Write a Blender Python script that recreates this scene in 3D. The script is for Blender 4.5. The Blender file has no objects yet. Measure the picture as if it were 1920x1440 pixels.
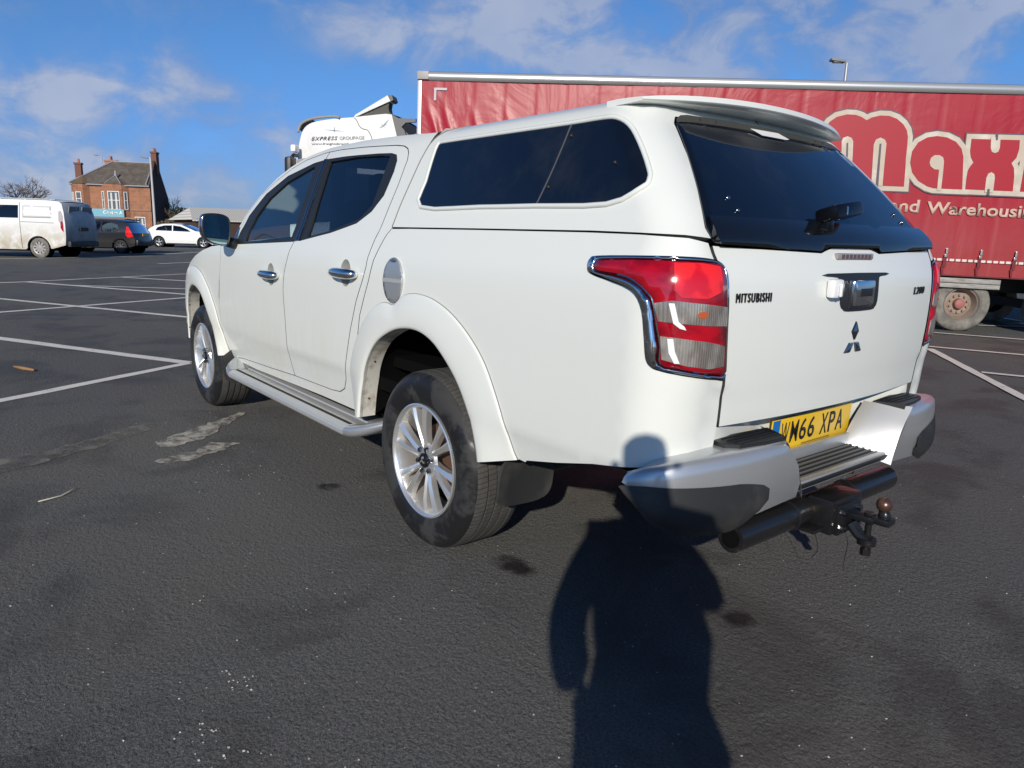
import bpy, bmesh, math, random
from mathutils import Vector, Matrix, noise
from mathutils.geometry import delaunay_2d_cdt
R = math.radians
random.seed(7)
sc = bpy.context.scene
COL = sc.collection

# ------------------------------------------------------------------ camera
CAM = Vector((-2.43629, 2.36955, 1.28371))
yaw, pit, rol = R(-38.87084), R(-11.59303), R(1.56891)
f_ = Vector((math.cos(pit)*math.cos(yaw), math.cos(pit)*math.sin(yaw), math.sin(pit)))
r0 = Vector((math.sin(yaw), -math.cos(yaw), 0)); u0 = r0.cross(f_)
r_ = math.cos(rol)*r0 + math.sin(rol)*u0
u_ = -math.sin(rol)*r0 + math.cos(rol)*u0
cd = bpy.data.cameras.new("camera"); cam = bpy.data.objects.new("camera", cd); COL.objects.link(cam)
m = Matrix((( r_.x, u_.x, -f_.x, CAM.x), (r_.y, u_.y, -f_.y, CAM.y), (r_.z, u_.z, -f_.z, CAM.z), (0, 0, 0, 1)))
cam.matrix_world = m
cd.sensor_width = 36; cd.lens = 36*1354.75/1920; cd.clip_start = .02; cd.clip_end = 3000
sc.camera = cam

# ------------------------------------------------------------------ sun, sky, exposure
SUN_AZ, SUN_EL = R(180-46.8), R(22.4)           # direction towards the sun
sd = Vector((math.cos(SUN_EL)*math.cos(SUN_AZ), math.cos(SUN_EL)*math.sin(SUN_AZ), math.sin(SUN_EL)))
sl = bpy.data.lights.new("sun", 'SUN'); sl.energy = 4.0; sl.angle = R(.53); sl.color = (1, .93, .82)
so = bpy.data.objects.new("sun", sl); COL.objects.link(so); so.rotation_euler = sd.to_track_quat('Z', 'Y').to_euler()
so.location = (-10, 10, 12)
sc.view_settings.view_transform = 'Standard'; sc.view_settings.look = 'None'; sc.view_settings.gamma = 1
sc.view_settings.exposure = 0.0
SKY_STRENGTH = .10; SKY_SAT = 1.04; HZ_TINT = (.62,.68,1.0,1); CLOUD_DARK = (1.9,2.7,4.7,1); CLOUD_LIT = (4.8,5.2,6.3,1)

def sky_dir(u, v):                                  # a direction in the sky given as offsets from the view axis
    d = f_ + r_*((u-960)/1354.75) - u_*((v-720)/1354.75); return d.normalized()

w = bpy.data.worlds.new("World"); sc.world = w; w.use_nodes = True
nt = w.node_tree; N = nt.nodes; Lk = nt.links; N.clear()
out = N.new('ShaderNodeOutputWorld'); bg = N.new('ShaderNodeBackground'); bg.inputs[1].default_value = SKY_STRENGTH
Lk.new(bg.outputs[0], out.inputs[0])
sky = N.new('ShaderNodeTexSky'); sky.sky_type = 'NISHITA'; sky.sun_disc = False
sky.sun_elevation = SUN_EL; sky.sun_rotation = math.atan2(sd.x, sd.y); sky.altitude = 0; sky.air_density = 1.0; sky.dust_density = .25; sky.ozone_density = 3.0
tc = N.new('ShaderNodeTexCoord')
def wm(op, a, b=None, c=None, clamp=False):
    n = N.new('ShaderNodeMath'); n.operation = op; n.use_clamp = clamp
    for i, x in enumerate((a, b, c)):
        if x is None: continue
        if isinstance(x, (int, float)): n.inputs[i].default_value = x
        else: Lk.new(x, n.inputs[i])
    return n.outputs[0]
def wv(op, a, b=None):
    n = N.new('ShaderNodeVectorMath'); n.operation = op
    for i, x in enumerate((a, b)):
        if x is None: continue
        if isinstance(x, (tuple, Vector)): n.inputs[i].default_value = tuple(x)
        else: Lk.new(x, n.inputs[i])
    return n
dirn = wv('NORMALIZE', tc.outputs['Generated']).outputs[0]
sep = N.new('ShaderNodeSeparateXYZ'); Lk.new(dirn, sep.inputs[0])
zz = wm('ADD', wm('MAXIMUM', sep.outputs[2], 0.0), .12)
cm = N.new('ShaderNodeCombineXYZ'); Lk.new(wm('DIVIDE', sep.outputs[0], zz), cm.inputs[0]); Lk.new(wm('DIVIDE', sep.outputs[1], zz), cm.inputs[1])
cm.inputs[2].default_value = 3.1
def wnoise(scale, detail, rough, vec, dist=0.):
    n = N.new('ShaderNodeTexNoise'); n.inputs['Scale'].default_value = scale; n.inputs['Detail'].default_value = detail
    n.inputs['Roughness'].default_value = rough; n.inputs['Distortion'].default_value = dist; Lk.new(vec, n.inputs['Vector']); return n.outputs[0]
mapv = N.new('ShaderNodeMapping'); mapv.inputs['Scale'].default_value = (1, 1, 1.6); Lk.new(dirn, mapv.inputs[0])
n1 = wnoise(1.6, 7, .62, cm.outputs[0], .3)
n2 = wnoise(9., 8, .58, mapv.outputs[0], .35)
warp = wnoise(3.2, 4, .6, dirn)
# cloud banks standing at given bearings and heights: (u, v, radius along, radius across, tilt, weight)
banks = [(190,185,95,34,14,.8),(70,190,110,36,0,.4),(410,165,115,42,14,.8),(480,240,110,40,10,.25),(330,20,120,60,20,.35),
         (690,60,190,50,22,.75),(900,20,150,40,15,.4),(1000,90,90,34,15,.75),(1200,75,230,70,12,.95),(1420,20,320,85,0,.9),(1640,30,240,70,-4,.8),
         (1150,-20,300,60,0,.7),(1720,130,200,16,-8,.3),(110,330,300,50,0,.62),(420,370,400,50,4,.58),(560,300,200,60,0,.25),(20,260,120,50,0,.5),(1880,150,140,26,-8,.25),
         (-500,100,420,130,0,.6),(2500,120,460,160,0,.6)]
acc = None
for (u, v, ra, rb, tl, wt) in banks:
    d = sky_dir(u, v)
    ax = (r_*math.cos(R(tl)) - u_*math.sin(R(tl))); ax = (ax - d*ax.dot(d)).normalized(); bx = d.cross(ax)
    k = wv('DOT_PRODUCT', dirn, d).outputs['Value']
    a = wv('DOT_PRODUCT', dirn, ax/(ra/1354.75)).outputs['Value']; b = wv('DOT_PRODUCT', dirn, bx/(rb/1354.75)).outputs['Value']
    q = wm('ADD', wm('MULTIPLY', a, a), wm('MULTIPLY', b, b))
    g = wm('MULTIPLY', wm('EXPONENT', wm('MULTIPLY', q, -.9)), wm('MULTIPLY', wm('GREATER_THAN', k, 0.), wt))
    acc = g if acc is None else wm('ADD', acc, g)
den = wm('MULTIPLY', wm('SUBTRACT', wm('MULTIPLY', wm('MINIMUM', acc, .95), wm('ADD', 1., wm('MULTIPLY', wm('SUBTRACT', n2, .5), 3.4))), wm('MULTIPLY', wm('SUBTRACT', .56, n2), 1.1)), .88, clamp=True)
den = wm('ADD', den, wm('MULTIPLY', wm('SUBTRACT', n1, .66), .8, clamp=True), clamp=True)
tw = N.new('ShaderNodeMapRange'); tw.interpolation_type = 'SMOOTHSTEP'; Lk.new(den, tw.inputs[0]); tw.inputs[1].default_value = 0; tw.inputs[2].default_value = 1.1; tw.inputs[4].default_value = .80
hs = N.new('ShaderNodeHueSaturation'); hs.inputs['Saturation'].default_value = SKY_SAT; hs.inputs['Value'].default_value = 1.0; hs.inputs['Hue'].default_value = .5
tn = N.new('ShaderNodeMix'); tn.data_type = 'RGBA'; tn.blend_type = 'MULTIPLY'; tn.inputs[0].default_value = 1; Lk.new(sky.outputs[0], tn.inputs[6]); tn.inputs[7].default_value = (.53,.755,1.06,1)
Lk.new(tn.outputs[2], hs.inputs['Color'])
lowf = N.new('ShaderNodeMapRange'); lowf.interpolation_type = 'SMOOTHSTEP'; Lk.new(sep.outputs[2], lowf.inputs[0]); lowf.inputs[1].default_value = .26; lowf.inputs[2].default_value = -.02; lowf.inputs[3].default_value = 0; lowf.inputs[4].default_value = 1
zen = N.new('ShaderNodeMapRange'); zen.interpolation_type = 'SMOOTHSTEP'; Lk.new(sep.outputs[2], zen.inputs[0]); zen.inputs[1].default_value = .35; zen.inputs[2].default_value = .85; zen.inputs[3].default_value = 1; zen.inputs[4].default_value = .55  # sky overhead dimmed to weaken its fill light in the shadows
lm = N.new('ShaderNodeMix'); lm.data_type = 'RGBA'; lm.blend_type = 'MULTIPLY'; Lk.new(lowf.outputs[0], lm.inputs[0]); Lk.new(hs.outputs[0], lm.inputs[6]); lm.inputs[7].default_value = HZ_TINT
cc = N.new('ShaderNodeMix'); cc.data_type = 'RGBA'; cc.inputs[6].default_value = CLOUD_DARK; cc.inputs[7].default_value = CLOUD_LIT
lit = wm('MULTIPLY', wm('SUBTRACT', wm('ADD', den, wm('MULTIPLY', wm('SUBTRACT', warp, .5), 2.0)), .35), 1.0, clamp=True); Lk.new(lit, cc.inputs[0])
mx = N.new('ShaderNodeMix'); mx.data_type = 'RGBA'; Lk.new(tw.outputs[0], mx.inputs[0]); Lk.new(lm.outputs[2], mx.inputs[6]); Lk.new(cc.outputs[2], mx.inputs[7])
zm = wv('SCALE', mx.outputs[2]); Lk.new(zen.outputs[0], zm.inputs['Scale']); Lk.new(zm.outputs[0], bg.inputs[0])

# ------------------------------------------------------------------ materials
MATS = {}
def mat(name, col=(.5,.5,.5), rough=.5, metal=0., coat=0., spec=.5, build=None, trans=0., ior=1.45, emit=None, alpha=None):
    if name in MATS: return MATS[name]
    m = bpy.data.materials.new(name); m.use_nodes = True; b = m.node_tree.nodes['Principled BSDF']
    b.inputs['Base Color'].default_value = (*col, 1); b.inputs['Roughness'].default_value = rough; b.inputs['Metallic'].default_value = metal
    b.inputs['Coat Weight'].default_value = coat; b.inputs['Coat Roughness'].default_value = .04; b.inputs['Specular IOR Level'].default_value = spec
    b.inputs['Transmission Weight'].default_value = trans; b.inputs['IOR'].default_value = ior
    if build: build(G(m, b))
    MATS[name] = m; return m
class G:                                             # small node-graph helper
    def __init__(s, m, b): s.t = m.node_tree; s.N = s.t.nodes; s.L = s.t.links; s.b = b; s.tc = s.N.new('ShaderNodeTexCoord')
    def put(s, inp, x):
        if isinstance(x, (int, float)): inp.default_value = x
        elif isinstance(x, tuple): inp.default_value = (*x, 1) if len(x) == 3 and len(inp.default_value) == 4 else x
        else: s.L.new(x, inp)
    def m(s, op, a, b=None, c=None, clamp=False):
        n = s.N.new('ShaderNodeMath'); n.operation = op; n.use_clamp = clamp
        for i, x in enumerate((a, b, c)):
            if x is not None: s.put(n.inputs[i], x)
        return n.outputs[0]
    def obj(s, sx=1, sy=1, sz=1):
        n = s.N.new('ShaderNodeMapping'); n.inputs['Scale'].default_value = (sx, sy, sz); s.L.new(s.tc.outputs['Object'], n.inputs[0]); return n.outputs[0]
    def noise(s, scale, detail=4, rough=.55, vec=None, dist=0.):
        n = s.N.new('ShaderNodeTexNoise'); n.inputs['Scale'].default_value = scale; n.inputs['Detail'].default_value = detail
        n.inputs['Roughness'].default_value = rough; n.inputs['Distortion'].default_value = dist; s.L.new(vec or s.tc.outputs['Object'], n.inputs['Vector']); return n.outputs[0]
    def vor(s, scale, vec=None, feat='F1', out='Distance'):
        n = s.N.new('ShaderNodeTexVoronoi'); n.feature = feat; n.inputs['Scale'].default_value = scale; s.L.new(vec or s.tc.outputs['Object'], n.inputs['Vector']); return n.outputs[out]
    def ramp(s, x, a, b, lo=0., hi=1.):
        n = s.N.new('ShaderNodeMapRange'); n.interpolation_type = 'SMOOTHSTEP'; s.put(n.inputs[0], x); n.inputs[1].default_value = a; n.inputs[2].default_value = b; n.inputs[3].default_value = lo; n.inputs[4].default_value = hi; return n.outputs[0]
    def mix(s, f, a, b):
        n = s.N.new('ShaderNodeMix'); n.data_type = 'RGBA'; s.put(n.inputs[0], f); s.put(n.inputs[6], a); s.put(n.inputs[7], b); return n.outputs[2]
    def edge(s, x):                                     # fades a patch out towards its rim
        g = s.sep(s.tc.outputs['Generated']); a = s.m('SUBTRACT', g[0], .5); b = s.m('SUBTRACT', g[1], .5)
        q = s.m('SQRT', s.m('ADD', s.m('MULTIPLY', a, a), s.m('MULTIPLY', b, b))); s.put(s.b.inputs['Alpha'], s.m('MULTIPLY', s.ramp(q, .50, .12), x))
    def bump(s, h, strength=.3, dist=.01, prev=None):
        n = s.N.new('ShaderNodeBump'); n.inputs['Strength'].default_value = strength; n.inputs['Distance'].default_value = dist; s.L.new(h, n.inputs['Height'])
        if prev is not None: s.L.new(prev, n.inputs['Normal'])
        return n.outputs[0]
    def sep(s, vec=None):
        n = s.N.new('ShaderNodeSeparateXYZ'); s.L.new(vec or s.tc.outputs['Object'], n.inputs[0]); return n.outputs
    def col(s, x): s.put(s.b.inputs['Base Color'], x)
    def rough(s, x): s.put(s.b.inputs['Roughness'], x)
    def normal(s, x): s.L.new(x, s.b.inputs['Normal'])

def b_paint(g):                                       # white car paint with road film low down and faint streaks
    z = g.sep()[2]; x = g.sep()[0]
    n = g.noise(2.2, 6, .6, g.obj(1, 1, .5)); st = g.noise(9, 5, .65, g.obj(2.5, 2.5, .35))
    low = g.ramp(z, 1.2, .45)
    fwd = g.ramp(x, .2, 1.6, .25, 1.)
    film = g.m('MULTIPLY', g.m('MULTIPLY', low, fwd), g.ramp(g.m('ADD', g.m('MULTIPLY', n, .6), g.m('MULTIPLY', st, .4)), .35, .7), clamp=True)
    sp = g.ramp(g.noise(160, 2, .5), .70, .78)
    c = g.mix(g.m('MULTIPLY', film, .55), (.765, .785, .735), (.60, .57, .46))
    c = g.mix(g.m('MULTIPLY', sp, g.m('MULTIPLY', low, .35)), c, (.35, .30, .22))
    g.col(c); g.rough(g.m('ADD', .28, g.m('MULTIPLY', film, .3)))
PAINT = mat('white_paint', (.8,.8,.8), .3, coat=.45, build=b_paint)
PAINT_IN = mat('arch_lip_dirty', (.55,.53,.46), .7, build=lambda g: g.col(g.mix(g.ramp(g.noise(14, 6, .7), .45, .65), (.62,.60,.53), (.40,.36,.29))))
BLACKP = mat('black_plastic', (.018,.019,.020), .45)
BLACKD = mat('black_dusty_plastic', (.03,.031,.032), .6, build=lambda g: (g.col(g.mix(g.ramp(g.noise(6, 6, .6), .4, .75), (.022,.023,.024), (.06,.058,.052))), g.normal(g.bump(g.noise(220, 3), .15, .002))))
DARK = mat('underbody_dark', (.005,.005,.005), .9, spec=.05)
GLOSSBLK = mat('gloss_black', (.006,.007,.009), .08, coat=.6)
TINT = mat('privacy_glass', (.004,.006,.012), .025, spec=.9, coat=.3, build=lambda g: (g.col(g.mix(g.m('MULTIPLY', g.ramp(g.noise(3, 6, .7), .45, .8), .10), (.004,.007,.014), (.16,.15,.13))), g.rough(g.ramp(g.noise(5, 5, .7), .4, .8, .02, .10))))
def glassmat(name, tint, refl=1.5):
    m = bpy.data.materials.new(name); m.use_nodes = True; t = m.node_tree; t.nodes.remove(t.nodes['Principled BSDF'])
    o = t.nodes['Material Output']; mixs = t.nodes.new('ShaderNodeMixShader'); tr = t.nodes.new('ShaderNodeBsdfTransparent'); gl = t.nodes.new('ShaderNodeBsdfGlossy')
    fr = t.nodes.new('ShaderNodeFresnel'); fr.inputs[0].default_value = refl; tr.inputs[0].default_value = (*tint, 1); gl.inputs[0].default_value = (1,1,1,1); gl.inputs['Roughness'].default_value = .02
    t.links.new(fr.outputs[0], mixs.inputs[0]); t.links.new(tr.outputs[0], mixs.inputs[1]); t.links.new(gl.outputs[0], mixs.inputs[2]); t.links.new(mixs.outputs[0], o.inputs[0]); MATS[name] = m; return m
GLASS = glassmat('clear_tinted_glass', (.80,.92,.93), 1.55)
GLASSD = glassmat('dark_tinted_glass', (.09,.11,.14), 1.6)
CHROME = mat('chrome', (.84,.84,.82), .09, 1.)
CHROMED = mat('dark_chrome', (.35,.36,.38), .15, 1.)
SILVER = mat('silver_paint', (.56,.57,.57), .30, .65, coat=.3)
ALU = mat('brushed_aluminium', (.60,.60,.57), .36, .45, build=lambda g: g.rough(g.ramp(g.noise(30, 4, .6, g.obj(.15, 6, 6)), .3, .7, .26, .45)))
ALLOY = mat('machined_alloy', (.88,.87,.84), .28, .8)
ALLOYD = mat('alloy_grey_paint', (.30,.31,.33), .35, .8)
RUST = mat('rusty_iron', (.11,.055,.03), .8, build=lambda g: g.col(g.mix(g.noise(40, 5), (.16,.07,.03), (.05,.04,.035))))
LENSR = mat('red_lens', (.42,.004,.012), .12, coat=.8, build=lambda g: (g.col(g.mix(g.ramp(g.noise(9, 4, .6, g.obj(1, 1, 2)), .35, .65), (.46,.004,.016), (.25,.002,.012)))))
LENSB = mat('red_lens_bright', (.85,.02,.015), .12, coat=.8, build=lambda g: (g.col(g.mix(g.ramp(g.noise(16, 3, .5), .42, .62), (.90,.02,.018), (.60,.006,.012)))))
LENSC = mat('clear_lens', (.5,.47,.43), .15, .55, coat=.8, build=lambda g: (g.col(g.mix(g.ramp(g.noise(13, 3, .5, g.obj(1, 1.6, .8)), .38, .62), (.56,.53,.48), (.33,.29,.26))), g.normal(g.bump(g.m('SINE', g.m('MULTIPLY', g.sep()[1], 900.)), .35, .002))))
PLATEY = mat('plate_yellow', (.80,.50,.02), .35, coat=.3)
BLUE = mat('plate_blue', (.01,.16,.48), .4)
INK = mat('black_lettering', (.01,.01,.012), .35)
RUBBER = mat('black_rubber', (.015,.015,.015), .7)
def b_tyre(g):
    n = g.noise(5, 4, .55, dist=.8); n2 = g.noise(42, 4, .6)
    e = g.ramp(g.m('ADD', n, g.m('MULTIPLY', g.m('SUBTRACT', n2, .5), .2)), .45, .60)
    g.col(g.mix(e, (.014,.014,.015), (.038,.038,.037))); g.rough(g.m('ADD', .38, g.m('MULTIPLY', e, .4)))
SIDEW = mat('tyre_sidewall', (.02,.02,.02), .5, build=b_tyre)
def b_tread(g):
    x, y, z = g.sep(); an = g.m('ARCTAN2', x, z)
    s1 = g.m('SINE', g.m('ADD', g.m('MULTIPLY', an, 110.), g.m('MULTIPLY', y, 40.)))
    e = g.ramp(s1, .55, .95); n = g.noise(30, 5)
    g.col(g.mix(g.m('MULTIPLY', e, .35), g.mix(n, (.035,.034,.032), (.10,.096,.088)), (.012,.012,.012)))
    g.normal(g.bump(g.m('SUBTRACT', 1., e), .6, .003)); g.rough(.85)
TREAD = mat('tyre_tread', (.05,.05,.05), .85, build=b_tread)
SEATM = mat('seat_fabric', (.16,.16,.16), .9); DASH = mat('dash_plastic', (.05,.052,.055), .7); HEADL = mat('headliner', (.42,.41,.38), .9); PALE = mat('pale_trim', (.5,.5,.47), .8)
WHITEP = mat('white_plastic', (.8,.8,.8), .35)
LAMPW = mat('grey_lens', (.30,.27,.27), .25, coat=.5)
REDP = mat('red_reflector', (.5,.01,.01), .3, coat=.5)

# ------------------------------------------------------------------ mesh helpers
def tag(o, label=None, cat=None, group=None, kind=None):
    if label: o['label'] = label
    if cat: o['category'] = cat
    if group: o['group'] = group
    if kind: o['kind'] = kind
    return o
def empty(name, loc=(0,0,0), rz=0., label=None, cat=None, group=None):
    o = bpy.data.objects.new(name, None); COL.objects.link(o); o.location = loc; o.rotation_euler = (0,0,rz); o.empty_display_size = .3
    return tag(o, label, cat, group)
def link(name, me, parent=None):
    o = bpy.data.objects.new(name, me); COL.objects.link(o)
    if parent is not None: o.parent = parent
    return o
def mesh(name, vs, fs, m, parent=None, smooth=False, angle=None, mi=None):
    me = bpy.data.meshes.new(name); me.from_pydata([tuple(v) for v in vs], [], fs)
    for x in (m if isinstance(m, (list, tuple)) else [m]): me.materials.append(x)
    if mi: me.polygons.foreach_set('material_index', mi)
    if smooth or angle: me.shade_smooth()
    me.update()
    if angle: me.set_sharp_from_angle(angle=R(angle))
    return link(name, me, parent)
class MB:                                             # collects shapes into ONE mesh
    def __init__(s): s.v = []; s.f = []; s.m = []; s.mats = []
    def mi(s, m):
        if m not in s.mats: s.mats.append(m)
        return s.mats.index(m)
    def add(s, vs, fs, m=None):
        k = len(s.v); s.v += [Vector(v) for v in vs]; s.f += [tuple(i+k for i in f) for f in fs]
        j = s.mi(m) if m is not None else 0; s.m += [j]*len(fs); return s
    def box(s, c, d, m=None, rot=None, bev=0.):
        bm = bmesh.new(); bmesh.ops.create_cube(bm, size=1); bmesh.ops.scale(bm, vec=Vector(d), verts=bm.verts)
        if bev: bmesh.ops.bevel(bm, geom=bm.edges[:], offset=bev, segments=2, affect='EDGES', profile=.6)
        M = Matrix.Translation(Vector(c)) @ (rot.to_4x4() if rot is not None else Matrix())
        bm.transform(M); bm.verts.index_update(); s.add([v.co.copy() for v in bm.verts], [[v.index for v in f.verts] for f in bm.faces], m); bm.free(); return s
    def tube(s, pts, r, n=10, m=None, cap=True):
        pts = [Vector(p) for p in pts]; rs = r if isinstance(r, (list, tuple)) else [r]*len(pts); rings = []; up = None
        for i, p in enumerate(pts):
            t = (pts[min(i+1, len(pts)-1)] - pts[max(i-1, 0)]).normalized()
            if up is None: up = Vector((0,0,1)) if abs(t.z) < .9 else Vector((1,0,0))
            a = t.cross(up); 
            if a.length < 1e-4: a = t.orthogonal()
            a.normalize(); b = a.cross(t).normalized(); up = b
            rings.append([p + (a*math.cos(q*2*math.pi/n) + b*math.sin(q*2*math.pi/n))*rs[i] for q in range(n)])
        vs = [v for rg in rings for v in rg]; fs = []
        for i in range(len(pts)-1):
            for q in range(n): fs.append((i*n+q, i*n+(q+1) % n, (i+1)*n+(q+1) % n, (i+1)*n+q))
        if cap: fs.append(tuple(range(n))[::-1]); fs.append(tuple((len(pts)-1)*n+q for q in range(n)))
        return s.add(vs, fs, m)
    def sphere(s, c, r, m=None, seg=16, sc_=(1,1,1)):
        bm = bmesh.new(); bmesh.ops.create_uvsphere(bm, u_segments=seg, v_segments=seg//2+2, radius=r)
        for v in bm.verts: v.co = Vector((v.co.x*sc_[0]+c[0], v.co.y*sc_[1]+c[1], v.co.z*sc_[2]+c[2]))
        bm.verts.index_update(); s.add([v.co.copy() for v in bm.verts], [[v.index for v in f.verts] for f in bm.faces], m); bm.free(); return s
    def lathe(s, prof, n=64, m=None, c=(0,0,0), closed=False):   # profile of (y, r) turned about the local Y axis
        vs = []; fs = []; k = len(prof)
        for q in range(n):
            a = 2*math.pi*q/n
            for (y, r) in prof: vs.append((c[0]+r*math.sin(a), c[1]+y, c[2]+r*math.cos(a)))
        for q in range(n):
            for i in range(k-1+(1 if closed else 0)):
                j = (i+1) % k; p = (q+1) % n; fs.append((q*k+i, p*k+i, p*k+j, q*k+j))
        return s.add(vs, fs, m)
    def prism(s, poly, a, b, axis=1, m=None):          # polygon in the two other axes, from a to b along axis
        def P(p, t): return (t, p[0], p[1]) if axis == 0 else ((p[0], t, p[1]) if axis == 1 else (p[0], p[1], t))
        n = len(poly); vs = [P(p, a) for p in poly]+[P(p, b) for p in poly]
        tri = tess(poly)
        fs = [t for t in tri]+[tuple(i+n for i in t[::-1]) for t in tri]+[(i, i+n, (i+1) % n+n, (i+1) % n) for i in range(n)]
        return s.add(vs, fs, m)
    def build(s, name, parent=None, m=None, smooth=False, angle=None, mats=None):
        ms = mats or s.mats or [m]
        o = mesh(name, s.v, s.f, ms, parent, smooth, angle, s.m if len(ms) > 1 else None)
        bm = bmesh.new(); bm.from_mesh(o.data); bmesh.ops.recalc_face_normals(bm, faces=bm.faces[:]); bm.to_mesh(o.data); bm.free()
        if angle: o.data.set_sharp_from_angle(angle=R(angle))
        return o
def inside(p, poly):
    x, y = p; c = False; n = len(poly); j = n-1
    for i in range(n):
        xi, yi = poly[i]; xj, yj = poly[j]
        if (yi > y) != (yj > y) and x < (xj-xi)*(y-yi)/(yj-yi)+xi: c = not c
        j = i
    return c
def segd(p, a, b):
    ax, ay = a; bx, by = b; dx, dy = bx-ax, by-ay; L = dx*dx+dy*dy
    t = 0 if L == 0 else max(0, min(1, ((p[0]-ax)*dx+(p[1]-ay)*dy)/L)); return math.hypot(p[0]-ax-t*dx, p[1]-ay-t*dy)
def dens(poly, step, closed=True):
    o = []; n = len(poly)
    for i in range(n if closed else n-1):
        a = poly[i]; b = poly[(i+1) % n]; k = max(1, int(math.ceil(math.hypot(b[0]-a[0], b[1]-a[1])/step)))
        for q in range(k): o.append((a[0]+(b[0]-a[0])*q/k, a[1]+(b[1]-a[1])*q/k))
    if not closed: o.append(tuple(poly[-1]))
    return o
def cr(pts, k=4, closed=False):                        # Catmull-Rom smoothing
    n = len(pts); o = []
    for i in range(n if closed else n-1):
        P = [pts[(i+j) % n] if closed else pts[max(0, min(n-1, i+j))] for j in (-1, 0, 1, 2)]
        for q in range(k):
            t = q/k; o.append(tuple(.5*((2*P[1][d])+(-P[0][d]+P[2][d])*t+(2*P[0][d]-5*P[1][d]+4*P[2][d]-P[3][d])*t*t+(-P[0][d]+3*P[1][d]-3*P[2][d]+P[3][d])*t**3) for d in range(len(pts[0]))))
    if not closed: o.append(tuple(pts[-1]))
    return o
def cdt(loops, step, ext=None):
    V = []; E = []
    for lp in loops:
        k = len(V); V += [Vector(p) for p in lp]; E += [(k+i, k+(i+1) % len(lp)) for i in range(len(lp))]
    nb = len(V)
    if step:
        L0 = loops[0]; x0 = min(p[0] for p in L0); x1 = max(p[0] for p in L0); y0 = min(p[1] for p in L0); y1 = max(p[1] for p in L0)
        segs = [(lp[i], lp[(i+1) % len(lp)]) for lp in loops for i in range(len(lp))]
        nx = int((x1-x0)/step); ny = int((y1-y0)/step)
        for i in range(1, nx+1):
            for j in range(1, ny+1):
                p = (x0+i*step-(step*.5 if j % 2 else 0), y0+j*step)
                if not inside(p, L0) or any(inside(p, h) for h in loops[1:]): continue
                if min(segd(p, a, b) for a, b in segs) < step*.35: continue
                V.append(Vector(p))
    r = delaunay_2d_cdt(V, E, [], 0, 1e-6)
    vs = [(v.x, v.y) for v in r[0]]; fs = []
    for f in r[2]:
        c = (sum(vs[i][0] for i in f)/3, sum(vs[i][1] for i in f)/3)
        if inside(c, loops[0]) and not any(inside(c, h) for h in loops[1:]): fs.append(tuple(f))
    return vs, fs
def tess(poly):
    vs, fs = cdt([list(poly)], 0)
    idx = []                                          # map back to the given order
    for v in vs: idx.append(min(range(len(poly)), key=lambda i: (poly[i][0]-v[0])**2+(poly[i][1]-v[1])**2))
    return [tuple(idx[i] for i in f) for f in fs]
CEN = Vector((.6, 0, .9))
def panel(name, poly, S, m, parent, step=.05, thick=.014, holes=(), off=0., sy=1, estep=None, cen=None, round_=0., rim=None):
    rmat = rim
    """a sheet cut to a polygon in a surface's own two parameters, with thickness turned inwards"""
    es = estep or step*.6
    loops = [dens(poly, es)]+[dens(h, es) for h in holes]
    vs, fs = cdt(loops, step); c0 = cen or CEN
    P = []; Nn = []; e = 1e-3
    for (a, b) in vs:
        p = Vector(S(a, b)); n = (Vector(S(a+e, b))-Vector(S(a-e, b))).cross(Vector(S(a, b+e))-Vector(S(a, b-e)))
        if n.length < 1e-12: n = p-c0
        n.normalize()
        if n.dot(p-c0) < 0: n = -n
        P.append(p+n*off); Nn.append(n)
    def fl(v): return Vector((v.x, v.y*sy, v.z))
    P = [fl(v) for v in P]; Nn = [fl(v) for v in Nn]
    # orient
    F = []
    for f in fs:
        q = (P[f[1]]-P[f[0]]).cross(P[f[2]]-P[f[0]]); F.append(f if q.dot(Nn[f[0]]) > 0 else f[::-1])
    cnt = {}
    for f in F:
        for i in range(3): cnt[(f[i], f[(i+1) % 3])] = 1
    bd = [k for k in cnt if (k[1], k[0]) not in cnt]
    V = list(P); Fs = list(F); NV = list(Nn); top = {}; rim = []
    bn = {}
    for a, b in bd:
        t = (P[b]-P[a]); o = t.cross(Nn[a]); o.normalize()
        for k in (a, b): bn.setdefault(k, Vector()); bn[k] = bn[k]+o
    for k in bn:
        bn[k].normalize() if bn[k].length > 1e-6 else None
        NV[k] = Nn[k] if round_ == 0 else (Nn[k]+bn[k]*round_).normalized()
    if thick:
        for k in bn:
            top[k] = len(V); V.append(P[k].copy()); NV.append(bn[k]); V.append(P[k]-Nn[k]*thick); NV.append(bn[k])
        for a, b in bd: Fs.append((b, a, top[a], top[b])); rim.append(1)
        Fs = Fs[:len(F)]
        for a, b in bd: Fs.append((b, a, top[a]+1, top[b]+1))
        for a, b in bd: pass
        # rim quads use their own top vertices so the edge stays crisp
        Fs = Fs[:len(F)]+[(top[b], top[a], top[a]+1, top[b]+1) for a, b in bd]
    me = bpy.data.meshes.new(name); me.from_pydata([tuple(v) for v in V], [], Fs); me.materials.append(m)
    if rmat: me.materials.append(rmat); me.polygons.foreach_set('material_index', [0]*len(F)+[1]*(len(Fs)-len(F)))
    me.shade_smooth()
    me.update(); me.normals_split_custom_set_from_vertices([tuple(n) for n in NV])
    return link(name, me, parent)
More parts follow.
